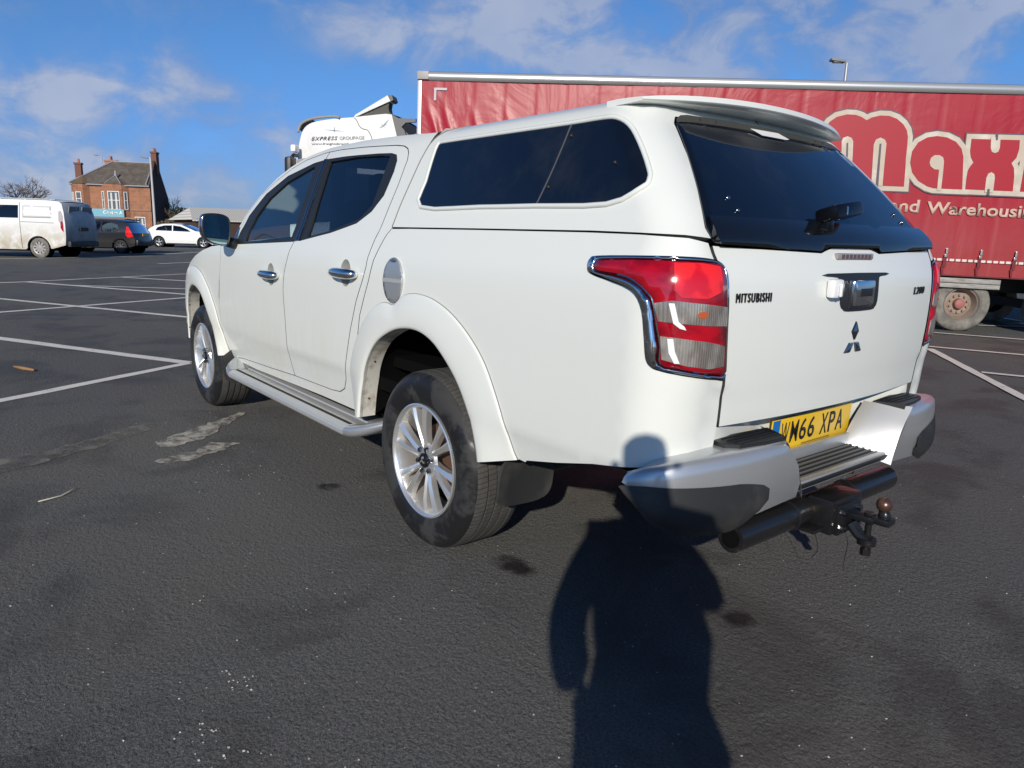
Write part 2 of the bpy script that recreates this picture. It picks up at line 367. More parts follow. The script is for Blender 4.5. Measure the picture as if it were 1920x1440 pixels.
def text(name, body, m, parent, M, w=None, h=None, ext=.001, bold=0., shear=0., space=1., base0=False):
    cu = bpy.data.curves.new(name, 'FONT'); cu.body = body; cu.size = 1; cu.extrude = 0; cu.offset = bold; cu.shear = shear; cu.space_character = space
    cu.resolution_u = 4
    o = bpy.data.objects.new(name, cu); COL.objects.link(o); bpy.context.view_layer.update()
    me = bpy.data.meshes.new_from_object(o.evaluated_get(bpy.context.evaluated_depsgraph_get())); bpy.data.objects.remove(o)
    xs = [v.co.x for v in me.vertices]; ysv = [v.co.y for v in me.vertices]; x0, x1, y0, y1 = min(xs), max(xs), (0. if base0 else min(ysv)), max(ysv)
    sx = w/(x1-x0) if w else None; sy_ = h/(y1-y0) if h else None; sx = sx or sy_; sy_ = sy_ or sx
    for v in me.vertices: v.co = M @ Vector(((v.co.x-x0)*sx, (v.co.y-y0)*sy_, 0))
    me.materials.clear(); me.materials.append(m); me.name = name
    if ext:
        bm = bmesh.new(); bm.from_mesh(me); n = (M.to_3x3() @ Vector((0,0,1))).normalized()
        r = bmesh.ops.extrude_face_region(bm, geom=bm.faces[:]); bmesh.ops.translate(bm, vec=n*ext, verts=[g for g in r['geom'] if isinstance(g, bmesh.types.BMVert)])
        bmesh.ops.recalc_face_normals(bm, faces=bm.faces[:]); bm.to_mesh(me); bm.free()
    return link(name, me, parent)
def basis(o, x, y, z):
    x, y, z = Vector(x).normalized(), Vector(y).normalized(), Vector(z).normalized()
    return Matrix(((x.x,y.x,z.x,o[0]),(x.y,y.y,z.y,o[1]),(x.z,y.z,z.z,o[2]),(0,0,0,1)))
def copy_tree(o, parent=None):
    c = o.copy(); COL.objects.link(c); c.parent = parent
    for ch in [x for x in bpy.data.objects if x.parent == o]: copy_tree(ch, c)
    return c

# ================================================================== GROUND
def b_asph(g):
    P = g.tc.outputs['Object']
    grain = g.noise(260, 4, .7); med = g.noise(70, 4, .65); big = g.noise(.45, 5, .6); blot = g.noise(1.3, 6, .62, dist=.6); v = g.vor(95); streak = g.noise(.8, 5, .6, g.obj(.3, 1.4, 1))
    c = g.mix(g.ramp(g.m('ADD', g.m('MULTIPLY', grain, .6), g.m('MULTIPLY', g.noise(110, 3, .6), .4)), .36, .64), (.058,.058,.055), (.25,.248,.232))
    c = g.mix(g.m('MULTIPLY', g.ramp(big, .42, .66), .45), c, (.185,.165,.130))
    c = g.mix(g.m('MULTIPLY', g.ramp(blot, .48, .66), .55), c, (.058,.053,.046))
    c = g.mix(g.m('MULTIPLY', g.ramp(streak, .60, .78), .30), c, (.25,.235,.20))
    c = g.mix(g.m('MULTIPLY', g.ramp(v, .10, .02), .45), c, (.24,.232,.215))
    spk = g.ramp(g.vor(16), .035, .015); pick = g.ramp(g.noise(16, 2, .5), .60, .64)
    c = g.mix(g.m('MULTIPLY', g.m('MULTIPLY', spk, pick), .8), c, (.40,.38,.34))
    g.col(c); g.rough(g.ramp(blot, .4, .7, .88, .58)); g.put(g.b.inputs['Specular IOR Level'], .2)
    b1 = g.bump(g.m('ADD', g.m('MULTIPLY', med, .8), g.m('MULTIPLY', grain, .35)), 1., .014)
    g.normal(g.bump(g.noise(34, 5, .65), .8, .016, b1))
ASPH = mat('asphalt', (.05,.05,.05), .85, build=b_asph)
gv = []; gf = []; rad = [0, 3, 8, 16, 30, 60, 120, 260, 600, 1400]
gv.append((0, 0, 0))
for r in rad[1:]:
    for k in range(48): gv.append((r*math.cos(k*math.pi/24), r*math.sin(k*math.pi/24), 0))
for k in range(48): gf.append((0, 1+k, 1+(k+1) % 48))
for i in range(len(rad)-2):
    for k in range(48): a = 1+i*48; b = a+48; gf.append((a+k, b+k, b+(k+1) % 48, a+(k+1) % 48))
tag(mesh('ground', gv, gf, ASPH), kind='structure')
LINEM = mat('worn_white_line', (.5,.5,.48), .7, build=lambda g: (g.col(g.mix(g.ramp(g.m('ADD', g.m('MULTIPLY', g.noise(60, 5, .7), .6), g.m('MULTIPLY', g.noise(5, 4, .6), .4)), .32, .48), (.30,.285,.25), (.84,.80,.71))), g.normal(g.bump(g.noise(70, 4), .6, .006))))
mb = MB()
def line(a, b, w=.10, z=.004):
    a = Vector((*a, z)); b = Vector((*b, z)); d = (b-a).normalized(); n = Vector((-d.y, d.x, 0)); k = max(1, int((b-a).length/.25)); vs = []; fs = []
    rr = random.Random(int(a.x*100)+7)
    for i in range(k+1):
        p = a+(b-a)*(i/k); vs += [p+n*(w/2+rr.uniform(-.006, .006)), p-n*(w/2+rr.uniform(-.006, .006))]
    for i in range(k): fs.append((2*i, 2*i+1, 2*i+3, 2*i+2))
    mb.add(vs, fs)
def ext(a, b, ea, eb):
    dx, dy = b[0]-a[0], b[1]-a[1]; L = math.hypot(dx, dy); return (a[0]-dx/L*ea, a[1]-dy/L*ea), (b[0]+dx/L*eb, b[1]+dy/L*eb)
zl = .004
for k, (a, b, ea, eb, wd) in enumerate([((3.901,2.061),(4.834,.507),3,0,.11),((7.403,1.824),(4.834,.507),4,0,.11),((12.582,1.472),(8.79,-.416),5,3.5,.10),
        ((10.299,1.627),(11.683,-1.155),2,4,.10),((16.566,1.202),(16.691,.713),4,0,.14),((16.691,.713),(12.59,-1.386),0,4,.12),((16.585,.964),(18.98,-3.169),0,4,.10),((17.943,-1.36),(16.232,-2.388),0,3,.12),
        ((15.513,.16),(13.824,-1.711),0,2,.10),((24.919,-3.858),(26.099,-5.315),0,3,.14),((34.283,-6.201),(37.706,-8.816),0,3,.16),((28.735,.376),(31.578,-4.421),4,1,.14),
        ((1.377,-7.558),(-.42,-5.037),0,5,.10),((1.463,-7.772),(.495,-8.111),0,6,.10),((2.157,-9.5),(1.034,-9.926),2,6,.10),((2.16,-11.413),(1.78,-11.858),0,.5,.10),((.301,-6.165),(-.046,-6.295),0,5,.10),((2.584,-13.511),(1.961,-13.04),2,1,.10)]):
    a, b = ext(a, b, ea, eb); line(a, b, wd*(1.25 if a[0] > 6 else 1.), .004+.0006*k)
tag(mb.build('parking_markings', m=LINEM), kind='structure')
def blob(name, pts, m, z=.004, label=None, cat='stain', seed=1, group=None):
    p = cr(pts, 10, True); rr = random.Random(seed)
    p = [(x+(noise.noise(Vector((x*9, y*9, seed)))*.05)+(noise.noise(Vector((x*31, y*31, seed)))*.03), y+(noise.noise(Vector((x*9, y*9, seed+9)))*.04)+(noise.noise(Vector((x*31, y*31, seed+5)))*.018)) for x, y in p]
    vs, fs = cdt([p], 0); return tag(mesh(name, [(x, y, z) for x, y in vs], fs, m), label, cat, group)
DRYM = mat('dried_residue', (.3,.28,.24), .75, build=lambda g: (g.col(g.mix(g.ramp(g.noise(11, 7, .7), .36, .60), (.22,.205,.175), (.50,.465,.395))), g.normal(g.bump(g.noise(70, 5, .65), .5, .005)), g.put(g.b.inputs['Alpha'], g.ramp(g.noise(9, 7, .72), .34, .58, .05, 1.))))
blob('dried_stain', [(2.141,1.41),(2.29,1.243),(2.43,1.06),(2.56,.86),(2.66,.74),(2.52,.78),(2.36,.93),(2.22,1.06),(2.10,1.20),(2.021,1.329)], DRYM, label='upper of two pale dried spills on the asphalt beside the running board', seed=3)
blob('dried_stain', [(1.79,1.485),(1.86,1.30),(1.95,1.16),(2.002,1.136),(1.89,1.002),(1.80,1.09),(1.774,1.188),(1.716,1.321),(1.74,1.45)], DRYM, label='lower of two pale dried spills on the asphalt beside the running board', seed=5)
FAINT = mat('faint_residue', (.2,.19,.17), .8, build=lambda g: g.col(g.mix(g.ramp(g.noise(9, 6, .7), .42, .68), (.17,.16,.135), (.30,.28,.235))) or g.put(g.b.inputs['Alpha'], g.ramp(g.noise(7, 7, .7), .34, .62, .0, .85)))
blob('dried_stain', [(2.14,2.42),(2.333,1.971),(2.49,1.65),(2.65,1.36),(2.52,1.33),(2.28,1.66),(2.09,2.0),(1.96,2.35)], FAINT, label='long faint pale smear on the asphalt at the left edge', seed=8)
OILM = mat('oil_stain', (.022,.020,.018), .45, build=lambda g: (g.normal(g.bump(g.noise(120, 4, .7), .8, .006)), g.edge(g.ramp(g.noise(14, 5, .65), .30, .62, .2, .95))))
def disc(c, r, n=9, sq=.5, sd_=1):
    rr = random.Random(sd_); return [(c[0]+math.cos(k*2*math.pi/n)*r*rr.uniform(.6, 1.2), c[1]+math.sin(k*2*math.pi/n)*r*sq*rr.uniform(.6, 1.2)) for k in range(n)]
for c, r, lb in [((.856,.884), .10, 'small dark oil spot on the asphalt in front of the rear wheel'), ((-.37,.678), .13, 'dark oil spot on the asphalt behind the mud flap'), ((-1.147,.30), .09, 'dark oil spot right of the photographer shadow')]:
    blob('oil_spot', disc(c, r, 9, .7, int(r*1000)), OILM, .0045, lb, 'stain', int(r*1000))
# straw, twig, scattered chips
mb = MB(); mb.tube([(1.411,2.083,.012),(1.454,1.986,.006),(1.49,1.95,.008),(1.536,1.908,.014)], [.0028,.004,.004,.0018], 6); tag(mb.build('straw', m=mat('straw', (.55,.50,.40), .7), smooth=True), 'thin pale broken straw lying on the asphalt', 'litter')
mb = MB(); mb.tube([(5.325,1.859,.014),(5.2,1.80,.012),(5.045,1.737,.016)], [.012,.016,.010], 7); tag(mb.build('twig', m=mat('twig', (.30,.17,.08), .8), smooth=True), 'short brown twig lying between the white lines', 'litter')
mb = MB(); rr = random.Random(4); F2 = Vector((.7786,-.6276,0)); R2 = Vector((-.6276,-.7786,0)); C2 = Vector((CAM.x, CAM.y, 0))
def chip(p, s):
    vs = []; 
    for sx in (-1, 1):
        for sy in (-1, 1):
            for sz in (0, 1): vs.append((p.x+sx*s*rr.uniform(.4, 1), p.y+sy*s*rr.uniform(.4, 1), sz*s*rr.uniform(.5, 1.1)))
    mb.add(vs, [(0,1,3,2),(4,6,7,5),(0,4,5,1),(2,3,7,6),(1,5,7,3),(0,2,6,4)])
for i in range(420):
    dpt = 1.35+rr.random()**1.6*7; lat = rr.uniform(-.75, .75)*dpt; chip(C2+F2*dpt+R2*lat, rr.uniform(.0012, .0028))
for cx, cy, n_, sp in ((-.72,1.95,26,.10),(-.50,1.80,16,.035),(1.35,1.25,24,.20)):
    for i in range(n_): chip(Vector((rr.gauss(cx, sp), rr.gauss(cy, sp*.6), 0)), rr.uniform(.0014, .0034))
tag(mb.build('stone_chips', m=mat('stone_chip', (.60,.58,.53), .7)), 'scattered pale stone chips on the asphalt', 'stone chips', kind='stuff')

# ================================================================== PICKUP (x forward, y to its left, z up; origin under the rear axle)
def ip(tab,x):
    n=len(tab)
    if x<=tab[0][0]: return tab[0][1]
    if x>=tab[-1][0]: return tab[-1][1]
    for i in range(n-1):
        if x<=tab[i+1][0]: break
    x0,y0=tab[i]; x1,y1=tab[i+1]; h=x1-x0
    m=(y1-y0)/h
    ml=(y0-tab[i-1][1])/(x0-tab[i-1][0]) if i>0 else m
    mr=(tab[i+2][1]-y1)/(tab[i+2][0]-x1) if i+2<n else m
    a=0 if ml*m<=0 else 2*ml*m/(ml+m)
    b=0 if mr*m<=0 else 2*mr*m/(mr+m)
    if i==0: a=m
    if i+2==n: b=m
    t=(x-x0)/h
    return (2*t**3-3*t*t+1)*y0+(t**3-2*t*t+t)*h*a+(-2*t**3+3*t*t)*y1+(t**3-t*t)*h*b
DS=[(.36,-.08),(.46,-.044),(.54,-.024),(.61,-.009),(.635,-.002),(.66,.001),(.80,.004),(.97,.004),(1.09,.001),(1.165,-.005),(1.185,-.011),(1.26,-.038),(1.30,-.058),(1.40,-.10),(1.50,-.145),(1.60,-.190),(1.66,-.220),(1.70,-.248),(1.74,-.29),(1.78,-.35)]
DR=[(.45,-.055),(.60,-.030),(.76,-.012),(.852,-.005),(.885,.003),(1.0,.007),(1.1,.006),(1.18,0.),(1.22,-.014),(1.26,-.032),(1.3,-.05)]
def ys(z): return .865+ip(DS,z)
def taper(x): return -0.075*max(0,(x-2.9)/.75)**2 if x>2.9 else 0.
def side(x,z): return (x, ys(z)+taper(x), z)
RC=.17; XC=-1.07; YC=.695; LA=RC*math.pi/2
def wrap(t,z):
    s=ip(DS,z); r=ip(DR,z)
    if t<=0: return side(XC-t,z)
    if t<=LA:
        a=t/RC; w=math.sin(a)**2; o=s*(1-w)+r*w
        return (XC-(RC+o)*math.sin(a), YC+(RC+o)*math.cos(a), z)
    y=YC-(t-LA)
    return (XC-RC-r-.09*(YC*YC-y*y), y, z)
XR=[(1.28,-1.205),(1.40,-1.115),(1.50,-1.03),(1.60,-.937),(1.65,-.887),(1.70,-.845),(1.74,-.815),(1.78,-.79)]
ZK=[(1.28,1.28),(1.60,1.60),(1.66,1.658),(1.70,1.693),(1.74,1.718),(1.78,1.730)]
def can(t,v):
    y0=ys(v); r=.13; xr=ip(XR,v); z=ip(ZK,v); yc=y0-r; xc=xr+r; la=r*math.pi/2
    if t<=0: return (xc-t,y0,z)
    if t<=la:
        a=t/r; return (xc-r*math.sin(a), yc+r*math.cos(a), z)
    y=yc-(t-la)
    return (xr-.07*(yc*yc-y*y), y, z)
def glass(y,z): return (ip(XR,z)-.003-.07*((ys(z)-.13)**2-y*y), y, z)

PK = empty('pickup_truck', (0,0,0), 0, 'white double cab pickup with a fitted canopy, seen from behind in the foreground', 'pickup truck')
def both(fn):
    for s in (1, -1): fn(s)
FF = [(2.5015,1.1027),(2.5294,.9976),(2.565,.8187),(2.5773,.6746),(2.575,.56),(2.545,.468),(2.4951,.43)]
SEAMD = cr([(1.3346,1.2111),(1.3778,1.1256),(1.415,1.0578),(1.435,.97),(1.433,.9),(1.4225,.8135),(1.418,.7246),(1.4155,.6035),(1.4107,.487)], 3)
RREAR = [(.7826,1.6823),(.60,1.672),(.52,1.662),(.478,1.648),(.455,1.628),(.4393,1.5967),(.4353,1.4803),(.4400,1.3994),(.4503,1.284),(.4681,1.1983),(.4797,1.1331),(.5062,1.0773),(.5711,.9732),(.6298,.8448),(.6777,.7139),(.7239,.5878),(.765,.5325),(.83,.504),(.93,.4954)]
WTOP = [(1.3301,1.6557),(1.10,1.657),(.9691,1.6539),(.75,1.647),(.609,1.6391),(.555,1.628),(.528,1.60),(.517,1.55),(.5245,1.443),(.5834,1.3728),(.691,1.3197),(.9253,1.2727),(1.2117,1.2332)]
FWO = [(2.2266,1.184),(2.215,1.2547),(2.1739,1.3595),(2.0228,1.4916),(1.7836,1.5884),(1.4706,1.645),(1.3302,1.6557)]
ROOF = [(2.2941,1.1936),(2.2833,1.2835),(2.2325,1.3698),(2.1043,1.4891),(1.943,1.583),(1.7993,1.6387),(1.6061,1.6918),(1.3849,1.7235),(1.0316,1.7345),(.6905,1.7258),(.4305,1.7118),(.2929,1.705)]
CPIL = [(.348,1.3033),(.3706,1.2737),(.3976,1.212),(.4545,1.0719),(.5374,.914),(.5848,.7245),(.6097,.5273)]
fd = [(2.4951,.43)]+FF[::-1][1:]+[(2.499,1.165),(2.27,1.185),(2.258,1.26),(2.212,1.37),(2.09,1.487),(1.93,1.565),(1.76,1.628),(1.60,1.668),(1.40,1.692),(1.345,1.695),(1.335,1.60),(1.30,1.40),(1.298,1.26)]+[(x+.003, z) for x, z in SEAMD]+[(1.8,.470),(2.3,.452)]
rd = [(1.404,.4875)]+[(x-.003, z) for x, z in SEAMD][::-1][1:]+[(1.291,1.26),(1.293,1.40),(1.328,1.60),(1.338,1.6945),(1.2,1.697),(.9584,1.6908)]+RREAR
fhole = FWO+[(1.352,1.6555),(1.33,1.50),(1.318,1.30),(1.33,1.2215),(1.7594,1.2034)]
rhole = [(1.31,1.6565)]+WTOP[1:]+[(1.262,1.226),(1.272,1.30),(1.285,1.45)]
def inset(poly, d):                                    # shift a loop along its own outward normal
    n = len(poly); ar = sum(poly[i][0]*poly[(i+1) % n][1]-poly[(i+1) % n][0]*poly[i][1] for i in range(n)); s = 1 if ar > 0 else -1; o = []
    for i in range(n):
        a = Vector(poly[i-1]); b = Vector(poly[i]); c = Vector(poly[(i+1) % n]); t1 = (b-a).normalized(); t2 = (c-b).normalized()
        n1 = Vector((t1.y, -t1.x))*s; n2 = Vector((t2.y, -t2.x))*s; nn = (n1+n2)
        nn = nn.normalized()/max(.5, (nn.normalized()).dot(n1)) if nn.length > 1e-6 else n1
        o.append(tuple(b+nn*d))
    return o
fd = dens(fd, .03); rd = dens(rd, .03)
# arch outlines (x, z)
RO = [(.6901,.425),(.6659,.5203),(.6314,.6571),(.5851,.7634),(.5071,.8698),(.4239,.9447),(.36,.976),(.31,.991),(.27,.992),(.235,.987),(.20,.995),(.165,1.022),(.11,1.042),(.0171,1.048),(-.0984,1.032),(-.2177,.9899),(-.3253,.9248),(-.4152,.8457),(-.4798,.7516),(-.5322,.6487),(-.5705,.5375),(-.5799,.5222)]
RI = [(.535,.44),(.515,.55),(.4811,.6515),(.4311,.7387),(.3484,.8193),(.2317,.8753),(.1306,.9008),(.0145,.9052),(-.0913,.878),(-.1777,.826),(-.2635,.7521),(-.3247,.6681),(-.3665,.5746),(-.3886,.505),(-.3946,.4722)]
FO = [(3.66,.47),(3.655,.60),(3.62,.74),(3.54,.86),(3.41,.955),(3.27,1.0),(3.12,1.008),(2.98,.985),(2.8907,.945),(2.7807,.868),(2.6684,.7562),(2.5913,.6307),(2.5623,.5161),(2.5474,.4363)]
FI = [(3.46,.44),(3.455,.55),(3.42,.68),(3.34,.79),(3.22,.855),(3.10,.872),(2.976,.85),(2.883,.804),(2.781,.70),(2.70,.607),(2.637,.497),(2.607,.43)]
CSILL = [(.64,.430),(1.092,.4298),(2.0873,.4088),(2.49,.405)]
cabpoly = [(2.5065,.415),(2.60,.44),(2.60,.50),(2.64,.62),(2.60,.68),(2.589,.70),(2.581,.82),(2.5435,.99),(2.5155,1.1),(2.508,1.172)]+ROOF+[(.300,1.69),(.317,1.5889),(.341,1.386)]+CPIL+[(.63,.45)]+CSILL[:3]
cabholes = [inset(fd, .0045), inset(rd, .0045)]
def merge_holes():
    return cabholes
GAP_DARK = mat('panel_gap_dark', (.05,.05,.048), .8)  # dark colour on the panel edges stands in for shade inside the gaps
def bowl(cx, cz): return [(cx+.052*math.cos(2*math.pi*k/36), cz+.062*math.sin(2*math.pi*k/36)) for k in range(36)]
def cab(s):
    L = 'left' if s > 0 else 'right'
    outer = [(2.4951,.43)]
    panel('cab_side', cabpoly, side, PAINT, PK, .05, .03, cabholes, sy=s, rim=GAP_DARK)
    d = panel('door', fd, side, PAINT, PK, .045, .018, [fhole, bowl(1.612,1.035)], sy=s, off=.0005, rim=GAP_DARK); d['label'] = 'front '+L+' door'
    d2 = panel('door', rd, side, PAINT, PK, .045, .018, [rhole, bowl(.675,1.095)], sy=s, off=.0005, rim=GAP_DARK); d2['label'] = 'rear '+L+' door'
    fg = [(2.0778,1.2086),(2.0832,1.2789),(2.0511,1.3542),(1.94,1.4631),(1.7568,1.5526),(1.4809,1.62),(1.440,1.6247),(1.3835,1.2386),(1.75,1.2186)]
    rg = [(1.2663,1.6404),(.96,1.6453),(.70,1.635),(.615,1.626),(.6064,1.402),(.6879,1.3395),(.9352,1.2859),(1.1814,1.2498)]
    panel('window_trim', inset(fhole, -.0005), side, BLACKP, d, .025, .014, [cr(fg, 3, True) if False else fg], sy=s, off=-.0015)
    panel('window_trim', inset(rhole, -.0005), side, BLACKP, d2, .025, .014, [rg], sy=s, off=-.0015)
    panel('window', inset(fg, .006), side, GLASS, d, .03, .0, sy=s, off=-.010)
    panel('window', inset(rg, .006), side, GLASSD, d2, .03, .0, sy=s, off=-.010)
    bp = [(1.31,1.6563),(1.352,1.6553),(1.33,1.50),(1.318,1.30),(1.33,1.2235),(1.262,1.228),(1.272,1.30),(1.285,1.45)]
    panel('pillar_trim', bp, side, GLOSSBLK, PK, .05, .006, sy=s, off=.0035)
    panel('pillar_trim', [(1.2965,1.235),(1.2995,1.30),(1.318,1.50),(1.3355,1.656),(1.3405,1.656),(1.325,1.50),(1.306,1.30),(1.3035,1.235)], side, CHROMED, PK, .05, .003, sy=s, off=.006)
    # rain strip along the sills of the glass
    for h, dd in (((1.612,1.035), d), ((.675,1.095), d2)):
        cx, cz = h
        mb = MB(); vs = []; fs = []; nr = 7; ns = 32                 # bowl-shaped recess behind the handle
        for i in range(nr+1):
            for k in range(ns):
                a = 2*math.pi*k/ns; q = i/nr; x = cx+.0525*q*math.cos(a); z = cz+.0625*q*math.sin(a); p = side(x, z); vs.append((p[0], p[1]+.0003-.026*(1-q**2.4), p[2]))
        for i in range(nr):
            for k in range(ns): fs.append((i*ns+k, i*ns+(k+1) % ns, (i+1)*ns+(k+1) % ns, (i+1)*ns+k))
        mb.add([(v[0], v[1]*s, v[2]) for v in vs], fs); mb.build('handle_recess', dd, RECM, smooth=True)
        mb = MB(); y0 = side(cx, cz)[1]
        pts = [(cx+.122, y0+.004, cz-.004),(cx+.10, y0+.022, cz-.002),(cx+.05, y0+.034, cz),(cx-.03, y0+.037, cz),(cx-.09, y0+.032, cz),(cx-.112, y0+.016, cz),(cx-.116, y0+.002, cz)]
        P3 = cr(pts, 3); mb.tube([(p[0], p[1]*s, p[2]) for p in P3], [.013+.012*math.sin(math.pi*min(1, max(0, i/(len(P3)-1)))) for i in range(len(P3))], 12); mb.build('door_handle', dd, CHROME, smooth=True)
RECM = mat('handle_recess_grey', (.27,.27,.25), .4, coat=.3)  # grey darker than the paint, standing in for reflections in the bowl
both(cab)

# front wing, bonnet, nose
def wing(s):
    top = [(2.511,1.172),(2.7,1.16),(2.9,1.128),(3.1,1.082),(3.3,1.02),(3.48,.94),(3.60,.84),(3.68,.72),(3.72,.58),(3.72,.45)]
    arch = [(3.6,.45),(3.57,.62),(3.50,.76),(3.38,.86),(3.2,.915),(3.05,.92),(2.92,.88),(2.80,.80),(2.70,.70),(2.64,.60),(2.605,.51)]
    panel('wing_gap', [(2.50,1.165),(2.49,1.1),(2.52,1.0),(2.56,.82),(2.57,.56),(2.61,.56),(2.61,.82),(2.56,1.0),(2.53,1.165)], side, DARK, PK, .05, 0, sy=s, off=-.02)
    panel('front_wing', [(2.5095,1.1),(2.5365,1.0)]+top[0:0]+[(2.5735,.82),(2.585,.68),(2.585,.56)]+arch[::-1]+top[::-1], side, PAINT, PK, .05, .02, sy=s)
both(wing)
hv = []; hf = []; hs_ = [(2.25,1.185,.845),(2.5,1.172,.842),(2.7,1.16,.845),(2.9,1.128,.85),(3.1,1.082,.845),(3.3,1.02,.83),(3.48,.94,.80),(3.62,.85,.76)]
for (x, z, y) in hs_:
    for k in range(17):
        q = -1+k/8; hv.append((x+(1-q*q)*.14*(x-2.25)/1.4, q*(y-.0+.0), z-.004+.075*(1-abs(q)**2.6)))
for i in range(len(hs_)-1):
    for k in range(16): hf.append((i*17+k, i*17+k+1, (i+1)*17+k+1, (i+1)*17+k))
mesh('bonnet', hv, hf, PAINT, PK, smooth=True)
nv = []; nf = []
for j, (z, xo, hw) in enumerate([(.86,0,.76),(.78,.04,.775),(.66,.07,.79),(.54,.07,.80),(.45,.03,.79),(.38,-.04,.74)]):
    for k in range(21):
        a = -1+k/10; nv.append((3.60+xo+.24*(1-abs(a)**2.4), a*hw, z))
for j in range(5):
    for k in range(20): nf.append((j*21+k, j*21+k+1, (j+1)*21+k+1, (j+1)*21+k))
mesh('front_bumper', nv, nf, PAINT, PK, smooth=True)
mb = MB(); mb.box((3.885,0,.76), (.03,.62,.16), bev=.01); g_ = mb.build('grille', PK, CHROME, angle=30)
for q in range(3): mb = MB(); mb.box((3.895,0,.71+.05*q), (.03,.56,.02)); mb.build('grille_slot', g_, BLACKP)
def hl(s):
    mb = MB(); mb.box((3.78,.56*s,.80), (.10,.30,.13), rot=Matrix.Rotation(R(-24*s), 3, 'Z'), bev=.03); mb.build('headlight', PK, LENSC, angle=30)
both(hl)
# windscreen and roof sheets across
def across(name, edge, m, crown, xb, inn=0., parent=PK, n=18):
    vs = []; fs = []; k = len(edge)
    for (x, z) in edge:
        y = ys(z)-inn
        for i in range(n+1):
            q = -1+2*i/n; r = 1-abs(q)**2.6; vs.append((x+xb(x, z)*(1-q*q), y*q, z+crown(x, z)*r))
    for a in range(k-1):
        for i in range(n): fs.append((a*(n+1)+i, a*(n+1)+i+1, (a+1)*(n+1)+i+1, (a+1)*(n+1)+i))
    return mesh(name, vs, fs, m, parent, smooth=True)
across('windscreen', [(2.28,1.2),(2.272,1.285),(2.225,1.366),(2.10,1.485),(1.94,1.579),(1.7993,1.634)], GLASS, lambda x, z: .012, lambda x, z: .13)
across('roof', [(1.7993,1.6387),(1.6061,1.6918),(1.3849,1.7235),(1.0316,1.7345),(.6905,1.7258),(.4305,1.7118),(.2929,1.705)], PAINT, lambda x, z: .05, lambda x, z: .13*max(0, (x-1.3)/.5))
# cab interior
mb = MB(); mb.box((.335,0,1.38), (.03,1.3,.50)); mb.build('cab_rear_wall', PK, HEADL)
mb = MB(); mb.box((1.2,0,.60), (2.3,1.58,.06)); mb.build('cab_floor', PK, DARK)
mb = MB(); mb.box((1.12,0,1.688), (1.6,1.14,.02)); mb.build('headliner', PK, HEADL)
def seat(x, y, w=.50, parent=PK):
    mb = MB(); mb.box((x+.02,y,.86), (.52,w,.18), bev=.05); mb.box((x-.26,y,1.16), (.15,w,.58), rot=Matrix.Rotation(R(-14), 3, 'Y'), bev=.05); mb.box((x-.36,y,1.50), (.10,.26,.17), bev=.04); mb.build('seat', parent, SEATM, angle=40)
seat(1.45,.38); seat(1.45,-.38); seat(.68,.36,.6); seat(.68,-.36,.6)
mb = MB(); mb.box((2.16,0,1.10), (.40,1.46,.22), bev=.06); mb.build('dashboard', PK, DASH, angle=40)
mb = MB()
ring = [(1.86+.06*math.cos(a)*0-.055*math.sin(a), -.38+.18*math.cos(a), 1.10+.17*math.sin(a)) for a in [2*math.pi*k/24 for k in range(25)]]
mb.tube(ring, .014, 8, cap=False); mb.tube([(1.86,-.54,1.10),(1.87,-.38,1.09),(1.86,-.22,1.10)], .02, 8); mb.tube([(1.87,-.38,1.09),(2.05,-.38,1.04)], .03, 8); mb.build('steering_wheel', PK, BLACKP, smooth=True)
def inn(s):
    panel('door_card', [(2.15,.7),(2.15,1.19),(1.34,1.215),(1.36,.7)], lambda x, z: (x, ys(z)-.07, z), PALE, PK, .1, .01, sy=s)
    panel('door_card', [(1.30,.7),(1.30,1.22),(.62,1.28),(.62,.9),(.8,.7)], lambda x, z: (x, ys(z)-.07, z), DASH, PK, .1, .01, sy=s)
    mb = MB(); mb.box((1.36,.575*s,1.44), (.09,.05,.46), rot=Matrix.Rotation(R(-8), 3, 'Y'), bev=.015); mb.build('inner_pillar', PK, HEADL)
both(inn)
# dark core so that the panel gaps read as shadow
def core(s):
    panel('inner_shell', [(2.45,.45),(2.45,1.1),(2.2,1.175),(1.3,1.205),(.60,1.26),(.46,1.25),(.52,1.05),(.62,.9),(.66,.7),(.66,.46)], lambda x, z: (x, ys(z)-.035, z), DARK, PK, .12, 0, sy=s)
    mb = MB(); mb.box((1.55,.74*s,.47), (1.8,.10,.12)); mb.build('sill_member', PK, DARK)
both(core)

